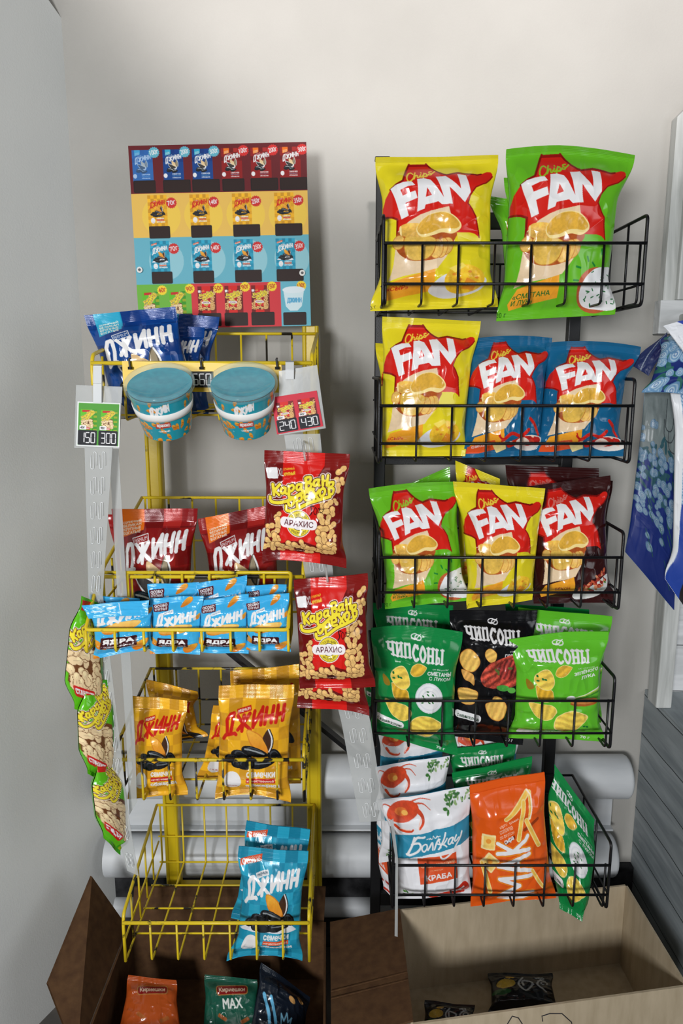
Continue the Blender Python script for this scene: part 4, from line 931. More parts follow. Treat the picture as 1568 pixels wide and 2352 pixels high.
# ------------------------------------------------------------------ yellow wire rack
yr = empty('wire_rack', (-.2, 1.38, 0)); tag(yr, 'chipped yellow wire display rack with four baskets of seed packets', 'display rack')
yo = (-.2, 1.38, 0)
zb_ = P(784, 2062, 1.38)[2]
for x in (-.350, -.056):
    b = MB(); top = H + .078
    b.box((x - .015, 1.372, zb_), (x + .015, 1.390, top)); b.tube([(x - .011, 1.371, zb_), (x - .011, 1.371, top)], .0035, 8); b.tube([(x + .011, 1.371, zb_), (x + .011, 1.371, top)], .0035, 8)
    b.build('post', M['yellow_post'], yr, yo, bevel=.001)
z = P(784, 2038, 1.38)[2]; MB().box((-.36, 1.374, z - .012), (-.045, 1.388, z + .012)).build('crossbar', M['yellow_post'], yr, yo, bevel=.001)
def yellow_basket(df, dr, db, x0, x1, mat, Yf=1.12, Yr=1.368):
    zf, zr, zb = H - df, H - dr, H - db
    b = MB()
    for i in range(8):
        x = x0 + (x1 - x0) * i / 7
        b.tube(round_path([(x, Yf, zf + .001), (x, Yf, zb), (x * .985, Yr, zb + .012), (x * .985, Yr, zr)], .008), .0020, 6)
    for (y, z) in ((Yf + .06, zb + .004), (Yf + .12, zb + .007), (Yf + .18, zb + .010), (Yr, zb + .012), (Yr, (zb + zr) / 2)): b.tube([(x0, y, z), (x1, y, z)], .0019, 6)
    for x in (x0, x1):
        for k in range(1, 5):
            t = k / 5; y = Yf + (Yr - Yf) * t; b.tube([(x, y, zf + (zr - zf) * t), (x, y, zb + .012 * t)], .0019, 6)
        b.tube([(x, Yf, (zf + zb) / 2), (x, Yr, (zf + zb) / 2 + .02)], .0019, 6)
    bo = b.build('basket', M[mat], yr, yo, smooth=True)
    r = MB()
    for x in (x0, x1): r.tube(round_path([(x, Yr, zr), (x, Yf + .004, zf + .012), (x, Yf - .001, zf - .008), (x, Yf, zb)], .010), .0030, 8)
    r.tube([(x0, Yr, zr), (x1, Yr, zr)], .0026, 8); r.build('basket_rim', M[mat], bo, yo, smooth=True)
    r = MB(); r.tube([(x0, Yf - .004, zf), (x1, Yf - .004, zf)], .0031, 8); r.build('front_rail', M['yellow_worn' if mat == 'yellow_worn' else 'yellow_wire'], bo, yo, smooth=True)
yellow_basket(-.010, -.064, .074, -.370, -.044, 'yellow_wire')
yellow_basket(.317, .235, .400, -.374, -.060, 'yellow_wire')
yellow_basket(.628, .575, .705, -.374, -.062, 'yellow_worn')
yellow_basket(.933, .870, 1.012, -.376, -.056, 'yellow_wire')

# small basket hooked on the front of the second one
sb = empty('wire_basket', (-.225, 1.08, H - .41)); tag(sb, 'small yellow wire basket hooked onto the rack front, full of light blue packets', 'basket')
so = (-.225, 1.08, H - .41); x0, x1 = -.374, -.078; Yf, Yr = 1.030, 1.108; zf, zt, zb = H - .373, H - .308, H - .407
b = MB()
for i in range(8):
    x = x0 + (x1 - x0) * i / 7; b.tube(round_path([(x, Yf, zf), (x, Yf, zb), (x, Yr, zb + .004), (x, Yr, zt)], .006), .0021, 6)
for x in (x0, x1): b.tube([(x, (Yf + Yr) / 2, zb), (x, (Yf + Yr) / 2, (zf + zt) / 2)], .0019, 6)
b.tube([(x0, Yr - .02, zb + .003), (x1, Yr - .02, zb + .003)], .0019, 6); b.build('basket_wires', M['yellow_wire'], sb, so, smooth=True)
b = MB(); b.tube(round_path([(x0, Yr, zt), (x0, Yf, zf), (x1, Yf, zf), (x1, Yr, zt), (x0, Yr, zt)], .006), .0029, 8); b.build('basket_rim', M['yellow_wire'], sb, so, smooth=True)

# ------------------------------------------------------------------ printed artwork
D = {'fan_' + k: art_fan(k) for k in ('yellow', 'green', 'blue', 'brown')}
D.update({'chip_' + k: art_chipsony(k) for k in ('dark', 'black', 'light')})
D.update({'crab': art_crab(), 'straws': art_straws(), 'seeds_gold': art_seeds('gold'), 'seeds_teal': art_seeds('teal'), 'jinn_red': art_bigseeds('red'), 'jinn_blue': art_bigseeds('blue'), 'kernels': art_kernels(), 'nut_red': art_peanut_red(), 'nut_green': art_peanut_green()})

def chips(label, kind, q, Yt, Yb, group, **kw):
    if kind[:3] == 'fan': kw.setdefault('ur', (.06, .958))
    return bag('chip_bag', label, group, D[kind], q, Yt, Yb, cat='chip bag', **kw)
def seeds(label, kind, q, Yt, Yb, group, **kw):
    kw.setdefault('ur', (.03, .97))
    return bag('seed_packet', label, group, D[kind], q, Yt, Yb, cat='seed packet', **kw)
g1 = 'chip bags in the top black basket'
chips('large yellow chip bag with red star, top left of the black rack', 'fan_yellow', [(862, 362), (1143, 357), (1142, 705), (850, 715)], 1.20, 1.195, g1, T=.034, seed_=3, wl=.07, wr=.06, st=.055, sb=.05)
chips('large green chip bag with red star, top right of the black rack', 'fan_green', [(1163, 342), (1458, 356), (1412, 722), (1140, 738)], 1.205, 1.195, g1, T=.034, seed_=8, wl=.045, wr=.10, st=.05, sb=.05, tb=-.008)
chips('green chip bag hidden behind the large green one, its left corner showing', 'fan_green', [(1157, 408), (1400, 415), (1400, 700), (1178, 700)], 1.26, 1.26, g1, T=.02, seed_=9, res=.5, wl=.04)
chips('dark folded green chip bag in shadow between the two large front bags', 'fan_green', [(1124, 450), (1230, 470), (1240, 700), (1148, 705)], 1.31, 1.31, g1, T=.02, seed_=10, res=.5, ur=(.04, .22), vr=(.12, .9), wl=.2)
g2 = 'chip bags in the second black basket'
chips('yellow chip bag in the second black basket, beside two blue ones', 'fan_yellow', [(878, 727), (1104, 738), (1068, 1048), (866, 1048)], 1.195, 1.19, g2, T=.03, seed_=14, wl=.03, wr=.05, sb=.05)
chips('blue chip bag in the second black basket, leaning on the yellow one', 'fan_blue', [(1085, 778), (1268, 776), (1246, 1046), (1062, 1052)], 1.20, 1.19, g2, T=.03, seed_=15, wl=.0, wr=.06, sb=.05, tb=-.004)
chips('blue chip bag at the right end of the second black basket', 'fan_blue', [(1254, 788), (1470, 797), (1434, 1048), (1228, 1046)], 1.20, 1.19, g2, T=.03, seed_=16, wl=.03, wr=.12, sb=.05, tb=-.006)
chips('yellow chip bag behind the front yellow one, a corner showing at its left', 'fan_yellow', [(862, 788), (1060, 800), (1050, 1030), (870, 1030)], 1.27, 1.26, g2, T=.02, seed_=17, res=.45)
chips('blue chip bag behind the gap between the two blue ones', 'fan_blue', [(1150, 800), (1330, 800), (1330, 1030), (1160, 1030)], 1.27, 1.27, g2, T=.02, seed_=18, res=.45)
g3 = 'chip bags in the third black basket'
chips('green chip bag at the left end of the third black basket', 'fan_green', [(846, 1122), (1052, 1106), (1078, 1378), (884, 1398)], 1.195, 1.19, g3, T=.03, seed_=21, wl=.06, wr=.06, sb=.05, tb=-.003)
chips('yellow chip bag in the middle of the third black basket', 'fan_yellow', [(1040, 1106), (1252, 1122), (1222, 1378), (1072, 1398)], 1.185, 1.185, g3, T=.03, seed_=22, wl=.06, wr=.03, sb=.05)
chips('dark brown chip bag with red star, right end of the third black basket', 'fan_brown', [(1205, 1118), (1400, 1092), (1412, 1384), (1225, 1386)], 1.215, 1.20, g3, T=.03, seed_=23, wl=.03, wr=.08, sb=.05)
chips('green chip bag behind the front green one in the third black basket', 'fan_green', [(930, 1115), (1032, 1072), (1050, 1340), (900, 1350)], 1.27, 1.26, g3, T=.015, seed_=24, res=.5)
chips('dull yellow chip bag behind the middle of the third black basket', 'fan_yellow', [(1046, 1058), (1148, 1100), (1150, 1340), (1050, 1340)], 1.27, 1.26, g3, T=.015, seed_=25, res=.6, vr=(.05, 1))
chips('dark brown chip bag with flat top behind the front brown one', 'fan_brown', [(1160, 1068), (1374, 1076), (1370, 1350), (1180, 1350)], 1.26, 1.25, g3, T=.015, seed_=26, res=.5)
chips('dark brown chip bag at the back, right ear showing', 'fan_brown', [(1250, 1096), (1406, 1104), (1390, 1350), (1250, 1350)], 1.31, 1.31, g3, T=.015, seed_=27, res=.4)
g4 = 'ribbed chip bags in the fourth black basket'
chips('dark green ribbed chip bag with white dip bowl, fourth black basket', 'chip_dark', [(852, 1442), (1062, 1452), (1050, 1735), (848, 1682)], 1.19, 1.19, g4, T=.028, seed_=31, wl=.04, wr=.06, sb=.05, tb=-.007)
chips('black ribbed chip bag with grilled meat picture', 'chip_black', [(1032, 1402), (1234, 1402), (1200, 1712), (1032, 1690)], 1.22, 1.20, g4, T=.028, seed_=32, wl=.04, wr=.04, sb=.05)
chips('light green ribbed chip bag with spring onion, fourth black basket', 'chip_light', [(1168, 1468), (1396, 1450), (1385, 1702), (1166, 1694)], 1.19, 1.185, g4, T=.028, seed_=33, wl=.07, wr=.07, sb=.05, tb=-.004)
chips('dark green ribbed chip bag in shadow behind the front dark green one', 'chip_dark', [(856, 1384), (1040, 1390), (1040, 1640), (866, 1640)], 1.27, 1.26, g4, T=.018, seed_=34, res=.7)
chips('light green ribbed chip bag behind the front light green one', 'chip_light', [(1190, 1396), (1406, 1416), (1380, 1660), (1190, 1660)], 1.255, 1.25, g4, T=.018, seed_=35, res=.7, wl=.03)
chips('dark green ribbed chip bag at the back of the light green ones', 'chip_dark', [(1160, 1386), (1352, 1400), (1350, 1640), (1180, 1640)], 1.31, 1.31, g4, T=.015, seed_=36, res=.4)
chips('dark green ribbed chip bag poking out at the left of the fourth black basket', 'chip_dark', [(832, 1540), (905, 1545), (905, 1622), (838, 1622)], 1.25, 1.25, g4, T=.012, seed_=37, res=.6, vr=(.5, 1))
g5 = 'white packets with red crab in the bottom black basket'
K = dict(mat='matte')
bag('snack_packet', 'white snack packet with crab and blue band, frontmost in the bottom basket', g5, D['crab'], [(868, 1838), (1084, 1806), (1082, 2054), (900, 2066)], 1.21, 1.20, T=.034, seed_=41, wl=.08, wr=.03, st=.02, sb=.04, ridge=False, **K)
bag('snack_packet', 'white snack packet with crab, second row behind the frontmost one', g5, D['crab'], [(862, 1760), (1032, 1735), (1030, 1960), (870, 1980)], 1.265, 1.255, T=.03, seed_=42, st=.02, ridge=False, **K)
bag('snack_packet', 'white snack packet with crab under the dark green chip bag corner', g5, D['crab'], [(868, 1672), (1030, 1672), (1010, 1860), (860, 1860)], 1.32, 1.31, T=.022, seed_=43, st=.02, ridge=False, **K)
bag('snack_packet', 'white snack packet with blue band under the black chip bag', g5, D['crab'], [(1040, 1668), (1196, 1680), (1180, 1880), (1040, 1870)], 1.34, 1.33, T=.02, seed_=44, st=.02, ridge=False, **K)
bag('snack_packet', 'white snack packet pressed sideways against the left wires of the bottom basket', g5, D['crab'], [(872, 1850), (905, 1880), (908, 2070), (880, 2040)], 1.30, 1.28, T=.012, seed_=45, st=.02, ur=(.6, 1), ridge=False, wl=-.3, res=.6, **K)
bag('snack_packet', 'orange potato straw packet with large white upright lettering', None, D['straws'], [(1078, 1802), (1249, 1772), (1276, 2060), (1080, 2080)], 1.20, 1.195, cat='snack bag', T=.03, seed_=46, wl=.03, wr=.05, st=.07, sb=.03)
chips('dark green ribbed chip bag squeezed upright at the right of the bottom basket', 'chip_dark', [(1272, 1755), (1364, 1882), (1336, 2116), (1284, 2086)], 1.26, 1.19, 'ribbed chip bags in the bottom black basket', T=.02, seed_=47, wl=-.22, wr=-.12, sb=.05, lean=-.02, ur=(.2, .95))
chips('dark green ribbed chip bag behind the crab packets, upper of two', 'chip_dark', [(1030, 1722), (1185, 1700), (1180, 1900), (1040, 1900)], 1.315, 1.30, 'ribbed chip bags in the bottom black basket', T=.015, seed_=48, res=.7)
chips('dark green ribbed chip bag just behind the orange packet', 'chip_dark', [(1038, 1776), (1222, 1738), (1215, 1950), (1050, 1960)], 1.265, 1.255, 'ribbed chip bags in the bottom black basket', T=.015, seed_=49, res=.7)

# yellow rack
h1 = 'blue seed packets in the top yellow basket'
seeds('large blue seed packet with white lettering, leaning left in the top yellow basket', 'jinn_blue', [(193, 724), (402, 704), (452, 945), (262, 965)], 1.19, 1.19, h1, T=.022, seed_=51, wl=.05, wr=.02, st=.1, vr=(0, .88), mat='foil')
seeds('small blue seed packet between the large blue one and the back one', 'jinn_blue', [(345, 745), (470, 752), (462, 950), (350, 950)], 1.24, 1.24, h1, T=.014, seed_=52, st=.12, mat='foil', wr=.08)
seeds('shiny blue seed packet at the back of the top yellow basket', 'jinn_blue', [(350, 716), (504, 728), (478, 955), (350, 955)], 1.28, 1.28, h1, T=.016, seed_=53, st=.12, mat='foil', wr=.08)
h2 = 'dark red seed packets in the second yellow basket'
seeds('dark red seed packet with orange corner, left in the second yellow basket', 'jinn_red', [(256, 1169), (454, 1168), (440, 1425), (282, 1430)], 1.18, 1.17, h2, T=.024, seed_=54, wl=.06, wr=.05, st=.11, vr=(0, .82), mat='foil')
seeds('dark red seed packet behind the left one, thin edge showing', 'jinn_red', [(247, 1182), (430, 1184), (420, 1420), (275, 1420)], 1.24, 1.24, h2, T=.014, seed_=55, st=.1, res=.4, mat='foil')
seeds('dark red seed packet tilted, half behind the hanging peanut packet', 'jinn_red', [(454, 1192), (640, 1156), (648, 1420), (486, 1430)], 1.18, 1.17, h2, T=.024, seed_=56, wl=.06, wr=.05, st=.11, vr=(0, .82), mat='foil')
h3 = 'light blue kernel packets in the small basket'
kw = dict(T=.012, st=.09, sb=.08, wr=.04, wl=.04)
for i, (lb, q, Y) in enumerate((
    ('light blue kernel packet lying askew at the left end, top flap folded forward', [(208, 1402), (352, 1388), (352, 1488), (216, 1512)], 1.052),
    ('light blue kernel packet, second from left in the front row', [(349, 1374), (468, 1368), (460, 1502), (345, 1500)], 1.052),
    ('light blue kernel packet, third from left in the front row', [(460, 1380), (571, 1364), (571, 1502), (450, 1498)], 1.052),
    ('light blue kernel packet at the right end of the front row', [(562, 1373), (664, 1362), (668, 1496), (566, 1492)], 1.052),
    ('light blue kernel packet behind the folded one at the left end', [(204, 1366), (320, 1376), (320, 1480), (215, 1480)], 1.084),
    ('light blue kernel packet behind the second front one', [(338, 1342), (456, 1338), (450, 1470), (345, 1470)], 1.084),
    ('light blue kernel packet standing tallest behind the third front one', [(452, 1340), (567, 1322), (567, 1470), (455, 1470)], 1.084),
    ('light blue kernel packet behind the right end one', [(565, 1345), (658, 1342), (658, 1470), (570, 1470)], 1.084))):
    seeds(lb, 'kernels', q, Y, Y, h3, seed_=60 + i, vr=(.25, 1) if i == 0 else (0, 1), **kw)
# folded flap of the first packet
fl = Art((0, 0, 160, 50), 160, (64, 178, 232)); fl.text('СДЕЛАНО В', 12, 10, 50, 16, WHITE); fl.stroke([(86, 4), (86, 46)], 2, WHITE); fl.stroke([(14, 26), (46, 26)], 3, WHITE); fl.stroke([(56, 20), (76, 16)], 5, WHITE); fl.done()
bag('packet_flap', 'pale blue ribbed flap folded over the leftmost kernel packet', None, fl, [(189, 1390), (343, 1378), (341, 1412), (205, 1420)], 1.034, 1.034, T=.001, seed_=3, st=.5, sb=.5, parts=False, cat='packet flap')
h4 = 'gold seed packets in the third yellow basket'
kg = dict(mat='foil', st=.12, sb=.05)
seeds('gold seed packet with red lettering, left front in the third yellow basket', 'seeds_gold', [(304, 1598), (430, 1608), (432, 1824), (294, 1834)], 1.17, 1.15, h4, T=.018, seed_=71, wl=.06, wr=.10, **kg)
seeds('gold seed packet tilted behind the left front one', 'seeds_gold', [(336, 1560), (454, 1588), (478, 1690), (345, 1712)], 1.24, 1.22, h4, T=.014, seed_=72, wr=.15, vr=(0, .62), **kg)
seeds('large gold seed packet with red lettering, right front in the third yellow basket', 'seeds_gold', [(503, 1574), (676, 1572), (668, 1842), (494, 1834)], 1.17, 1.15, h4, T=.022, seed_=73, wl=.03, wr=.05, bb=.010, **kg)
seeds('gold seed packet with shiny folded top behind the large one', 'seeds_gold', [(528, 1542), (686, 1526), (692, 1800), (535, 1800)], 1.25, 1.23, h4, T=.016, seed_=74, wr=.0, **kg)
seeds('gold seed packet whose lower left corner shows beside the large one', 'seeds_gold', [(490, 1620), (600, 1620), (600, 1800), (452, 1786)], 1.215, 1.20, h4, T=.010, seed_=75, res=.6, **kg)
h5 = 'turquoise seed packets in the lowest yellow basket'
seeds('turquoise salted seed packet, frontmost in the lowest yellow basket', 'seeds_teal', [(548, 1944), (708, 1956), (694, 2208), (520, 2208)], 1.17, 1.145, h5, T=.018, seed_=81, wl=.12, wr=.06, st=.1, sb=.05, mat='foil', bb=.014)
seeds('turquoise salted seed packet standing behind the front turquoise one', 'seeds_teal', [(566, 1886), (712, 1906), (690, 2140), (530, 2110)], 1.21, 1.20, h5, T=.015, seed_=82, wl=.05, wr=.04, st=.1, mat='foil')
# hanging peanuts
h6 = 'red peanut packets hanging on the right strip'
kn = dict(cat='peanut packet', mat='film')
bag('peanut_packet', 'red salted peanut packet hanging highest, black pen mark on it', h6, D['nut_red'], [(607, 1034), (803, 1043), (795, 1306), (602, 1290)], 1.06, 1.06, T=.016, seed_=91, wl=.03, wr=.06, st=.1, sb=.08, bb=.006, **kn)
bag('peanut_packet', 'red salted peanut packet hanging lower, tilted, beside the green chip bag', h6, D['nut_red'], [(674, 1332), (844, 1317), (862, 1578), (688, 1582)], 1.05, 1.05, T=.016, seed_=92, wl=.02, wr=.06, st=.08, sb=.05, **kn)
bag('peanut_packet', 'red salted peanut packet behind the lower hanging one, only its bottom showing', h6, D['nut_red'], [(690, 1380), (842, 1375), (848, 1643), (682, 1626)], 1.085, 1.085, T=.014, seed_=93, wl=.02, wr=.06, sb=.05, bb=.004, **kn)
h7 = 'green peanut packets hanging at the left'
bag('peanut_packet', 'green peanut packet hanging highest of the left string', h7, D['nut_green'], [(186, 1368), (226, 1385), (232, 1640), (170, 1628)], 1.045, 1.05, T=.012, seed_=94, wl=-.42, wr=-.10, ur=(.06, .9), lean=.03, sb=.05, **kn)
bag('peanut_packet', 'green peanut packet hanging in the middle of the left string', h7, D['nut_green'], [(196, 1570), (246, 1560), (240, 1800), (200, 1776)], 1.05, 1.055, T=.014, seed_=95, wl=-.40, wr=-.45, ur=(.08, .9), lean=.03, sb=.05, **kn)
bag('peanut_packet', 'green peanut packet hanging lowest of the left string, pointed bottom', h7, D['nut_green'], [(222, 1752), (260, 1742), (276, 1964), (240, 1926)], 1.055, 1.06, T=.014, seed_=96, wl=-.42, wr=-.55, ur=(.08, .9), lean=.03, sb=.05, **kn)

# ------------------------------------------------------------------ flat printed things
def card(name, art, q, Ys, mat, parent, origin, t=.0012, n=None, res=1.0):
    c = [P(*p, y) for p, y in zip(q, Ys)]
    w = int(max(30, abs(q[1][0] - q[0][0]) * res)); h = int(max(30, abs(q[3][1] - q[0][1]) * res))
    U, V = np.meshgrid(np.linspace(0, 1, w), np.linspace(0, 1, h)); U3, V3 = U[..., None], V[..., None]
    B = (c[0] * (1 - U3) + c[1] * U3) * (1 - V3) + (c[3] * (1 - U3) + c[2] * U3) * V3
    back = (B + np.array([0, t, 0]))[::h - 1, ::w - 1][:, ::-1]
    cb = np.full(back.shape, 225.)
    e = B[[0, -1]][:, [0, -1]]
    rim = np.array([[e[0, 0], e[0, 1], e[1, 1], e[1, 0], e[0, 0]], [e[0, 0], e[0, 1], e[1, 1], e[1, 0], e[0, 0]]]); rim[0] += [0, t, 0]
    return grid_obj(name, [B, back, rim], [art.sample(U, V), cb, np.full(rim.shape, 225.)], mat, parent, origin)
bd = art_board(D); q = [(294, 335), (703, 326), (714, 748), (320, 756)]
o0 = (P(*q[3], 1.35) + P(*q[2], 1.35)) / 2
br = empty('price_board', o0); tag(br, 'tall printed price board with rows of seed packets above the yellow rack', 'price board')
card('printed_sheet', bd, q, (1.385, 1.385, 1.355, 1.355), M['paper'], br, o0, t=.003, res=1.1)
for px, py in ((321, 620), (694, 627)):
    c = P(px, py, 1.362); b = MB(); b.tube([c, c - [0, .002, 0]], .0052, 16); b.build('eyelet', M['band'], br, o0)
    b = MB(); b.tube([c - [0, .002, 0], c - [0, .0026, 0]], .0024, 12); b.build('screw', M['black'], br, o0)

def hanger(lb, plate, cardq, kind, Y, hook):
    o = (P(*plate[3], Y) + P(*plate[2], Y)) / 2; r = empty('price_tag', o); tag(r, lb, 'price tag', 'printed price tags on clear plastic')
    c = [P(*p, Y + .002) for p in plate]; b = MB(); b.slab(c, .0012, (0, 1, 0)); b.build('plastic_holder', M['strip'], r, o, bevel=.0004)
    card('price_card', art_tag(D, kind), cardq, (Y,) * 4, M['paper'], r, o, t=.0008, res=1.4)
    hx, h0, h1, w = hook; pts = [P(hx, h1, Y - .002), P(hx, (h0 + h1) / 2, Y - .006), P(hx, h0 + 4, Y + .004), P(hx, h0, Y + .028), P(hx, h0 + 20, Y + .036)]
    L = [p - [w, 0, 0] for p in pts]; R = [p + [w, 0, 0] for p in pts]; b = MB()
    for i in range(len(pts) - 1): b.slab([L[i], R[i], R[i + 1], L[i + 1]], .0012)
    b.build('hook', M['slot'], r, o)
hanger('green price card reading 150 and 300 on a clear hanger at the left', [(174, 884), (281, 888), (274, 1031), (170, 1029)], [(178, 922), (277, 926), (274, 1028), (175, 1024)], 'green', 1.075, (224, 838, 925, .006))
hanger('red tilted price card reading 240 and 430 right of the tubs', [(640, 852), (728, 838), (748, 984), (640, 1000)], [(622, 913), (727, 897), (742, 979), (636, 998)], 'red', 1.075, (665, 830, 870, .006))

def strip(lb, Lp, Rp, Ys, slots):
    o = (P(*Lp[-1], Ys[-1]) + P(*Rp[-1], Ys[-1])) / 2; r = empty('hanging_strip', o); tag(r, lb, 'plastic strip', 'clear hanging strips')
    b = MB(); L = [P(*p, y) for p, y in zip(Lp, Ys)]; R = [P(*p, y) for p, y in zip(Rp, Ys)]
    for i in range(len(L) - 1): b.slab([L[i], R[i], R[i + 1], L[i + 1]], .0009, (0, 1, 0))
    b.build('strip_sheet', M['strip'], r, o)
    for i in range(len(L) - 1):
        n = max(1, int(np.linalg.norm(L[i + 1] - L[i]) / .036))
        if not slots: continue
        for k in range(n):
            t = (k + .5) / n; c = ((L[i] + R[i]) * (1 - t) + (L[i + 1] + R[i + 1]) * t) / 2; wv = (R[i] - L[i]) * (1 - t) + (R[i + 1] - L[i + 1]) * t; d = (L[i + 1] - L[i]); d = d / np.linalg.norm(d); wv = wv * .11
            f = np.array([0, -.0010, 0])
            for s in (-1.5, 1.5):
                b2 = MB(); cc = c + wv * s; h = .0125
                b2.tube(round_path([cc - wv - d * h * .6 + f, cc - wv + d * h + f, cc + f + d * h, cc + f - d * h, cc + wv - d * h + f, cc + wv + d * h * .6 + f], .003, 3), .0006, 5)
                b2.build('slot_outline', M['slot'], r, o, smooth=True)
strip('wide clear slotted strip hanging at the left, green peanuts on it', [(194, 1028), (203, 1368), (262, 1880), (292, 2000)], [(258, 1028), (236, 1368), (296, 1880), (318, 2012)], (1.075, 1.075, 1.085, 1.085), True)
strip('narrow white strip hanging just right of the left slotted one', [(250, 1030), (277, 1502), (290, 1700), (297, 1872)], [(272, 1030), (299, 1502), (310, 1700), (314, 1842)], (1.10, 1.10, 1.10, 1.10), False)
strip('wide clear slotted strip slanting between the two racks', [(652, 998), (700, 1320), (784, 1660), (826, 1889)], [(735, 996), (765, 1320), (851, 1660), (884, 1885)], (1.10, 1.10, 1.10, 1.10), True)
strip('thin clear strip seen edge-on at the left of the bottom black basket', [(895, 1886), (908, 1975), (906, 2150)], [(903, 1880), (914, 1975), (913, 2152)], (1.138, 1.138, 1.138), False)
# clear hooks holding the red packets
for lb, px, py in (('clear plastic hook through the top of the highest red packet', 697, 1046), ('clear plastic hook through the top of the lower red packet', 748, 1322)):
    c = P(px, py, 1.056); b = MB(); b.tube(round_path([c + [-.002, .04, .016], c + [0, .0, .014], c + [.002, -.016, .002], c + [.003, -.012, -.006]], .006), .0017, 8)
    tag(b.build('hanging_hook', M['strip'], origin=c, smooth=True), lb, 'hook')

# yellow sheet with number and ties
c = [P(280, 829, 1.112), P(646, 838, 1.112), P(649, 902, 1.112), P(284, 898, 1.112)]; o = (c[2] + c[3]) / 2
r = empty('holder_sheet', o); tag(r, 'yellow plastic sheet behind the two turquoise tubs, tied to the basket', 'plastic sheet')
b = MB(); b.slab(c, .0016, (0, 1, 0)); b.build('sheet', M['yellow_sheet'], r, o)
for px in (297, 461, 635):
    t = P(px, 828, 1.108); b = MB(); b.tube([t + [0, .006, .003], t + [0, -.001, .002], t + [.001, -.002, -.010]], .0016, 6); b.tube([t + [.001, -.002, -.009], t + [.001, -.002, -.013]], .0034, 8); b.build('cable_tie', M['black_plastic'], r, o)
pl = Art((0, 0, 60, 44), 120, (16, 16, 18)); digits(pl, '660', 3, 7, 57, 37); pl.done()
card('number_plate', pl, [(438, 853), (488, 853), (489, 890), (440, 890)], (1.108,) * 4, M['paper'], r, o, t=.0012, res=2)

# two tubs
CUP = art_cup()
def tub(lb, px, py, spin):
    c = P(px, py, 1.050); R0 = .0475; hgt = .075; tilt = math.radians(31)
    root = empty('snack_tub', c); tag(root, lb, 'tub', 'turquoise tubs of nuts'); root.rotation_euler = (tilt, 0, 0)
    z0 = (0, 0, 0)
    def lathe(name, prof, mat, n=64, print_=None, smooth=True):
        V = np.zeros((len(prof), n + 1, 3)); t = np.linspace(0, 2 * math.pi, n + 1)
        for i, (rr, z) in enumerate(prof): V[i, :, 0] = rr * np.sin(t); V[i, :, 1] = -rr * np.cos(t); V[i, :, 2] = z
        C = np.full(V.shape, 200.)
        if print_ is not None:
            U, W = np.meshgrid((np.linspace(0, 1, n + 1) + spin) % 1.0, np.linspace(0, 1, len(prof))); C = print_.sample(U, W)
        return grid_obj(name, V[:, ::-1] if False else V, C, mat, root, z0)
    zs = np.linspace(-.004, -hgt, 90); prof = [(R0 * (.955 - .23 * (-z / hgt) ** 1.1), z) for z in zs]
    lathe('tub_wall', prof, M['film'], 300, CUP)
    b = lathe('tub_base', [(R0 * .725, -hgt), (R0 * .70, -hgt - .001), (R0 * .6, -hgt + .001), (.0005, -hgt + .001)], M['band'])
    lathe('seal_foil', [(.0003, -.0035), (R0 * .5, -.004), (R0 * .88, -.0035), (R0 * .95, -.002)], M['lid_foil'])
    lathe('lid', [(.0003, .0006), (R0 * .55, .0006), (R0 * .62, .0018), (R0 * .86, .0020), (R0 * .90, .0045), (R0 * 1.01, .005), (R0 * 1.035, .002), (R0 * 1.03, -.005), (R0 * .985, -.006)], M['lid'], 72)
    k = [(-.026, .0), (-.0263, .0012), (-.034, .0012), (-.0383, .0012), (-.0385, 0)]
    bd_ = lathe('rubber_band', [(R0 * (.955 - .23 * (-z / hgt) ** 1.1) + d + .0002, z) for z, d in k], M['band'], 72)
    return root
tub('turquoise nut tub with clear lid, left of the number plate', 366, 880, .93)
tub('turquoise nut tub with clear lid, right of the number plate', 557, 878, .93)

# ------------------------------------------------------------------ cardboard boxes
def D3(x, y, drop): return np.array([x, y, H - drop])
def wall4(b, p, q, zb, t, inward):
    p = np.asarray(p, float); q = np.asarray(q, float); pb, qb = p.copy(), q.copy(); pb[2] = qb[2] = zb
    b.slab([p, q, qb, pb], t, inward)
kb = empty('cardboard_box', (.34, 1.17, 0)); tag(kb, 'large open kraft cardboard box under the black rack', 'box'); ko = (.34, 1.17, 0)
A, B_, C_, E_ = D3(.112, 1.252, 1.02), D3(.572, 1.322, 1.02), D3(.580, 1.078, 1.02), D3(.114, 1.004, 1.02)
b = MB(); wall4(b, A, B_, 0.01, .004, (0, 1, 0)); wall4(b, B_, C_, 0.01, .004, (1, 0, 0)); wall4(b, C_, E_, 0.01, .004, (0, -1, 0)); wall4(b, E_, A, 0.01, .004, (-1, 0, 0))
zz = H - 1.20
b.slab([(A[0], A[1], zz), (B_[0], B_[1], zz), (C_[0], C_[1], zz), (E_[0], E_[1], zz)], .004, (0, 0, -1)); b.build('box_walls', M['kraft'], kb, ko)
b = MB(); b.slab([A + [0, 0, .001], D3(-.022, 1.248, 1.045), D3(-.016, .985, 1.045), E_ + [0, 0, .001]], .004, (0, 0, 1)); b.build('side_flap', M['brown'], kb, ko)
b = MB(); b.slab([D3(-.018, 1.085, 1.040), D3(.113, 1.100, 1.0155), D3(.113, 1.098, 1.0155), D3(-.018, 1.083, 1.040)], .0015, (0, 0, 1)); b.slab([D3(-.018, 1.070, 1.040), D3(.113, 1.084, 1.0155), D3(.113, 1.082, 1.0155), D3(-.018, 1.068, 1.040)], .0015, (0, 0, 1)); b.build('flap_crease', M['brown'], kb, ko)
def ink(pts, Yo=None):
    return [P(x, y, 1.0) for x, y in pts]
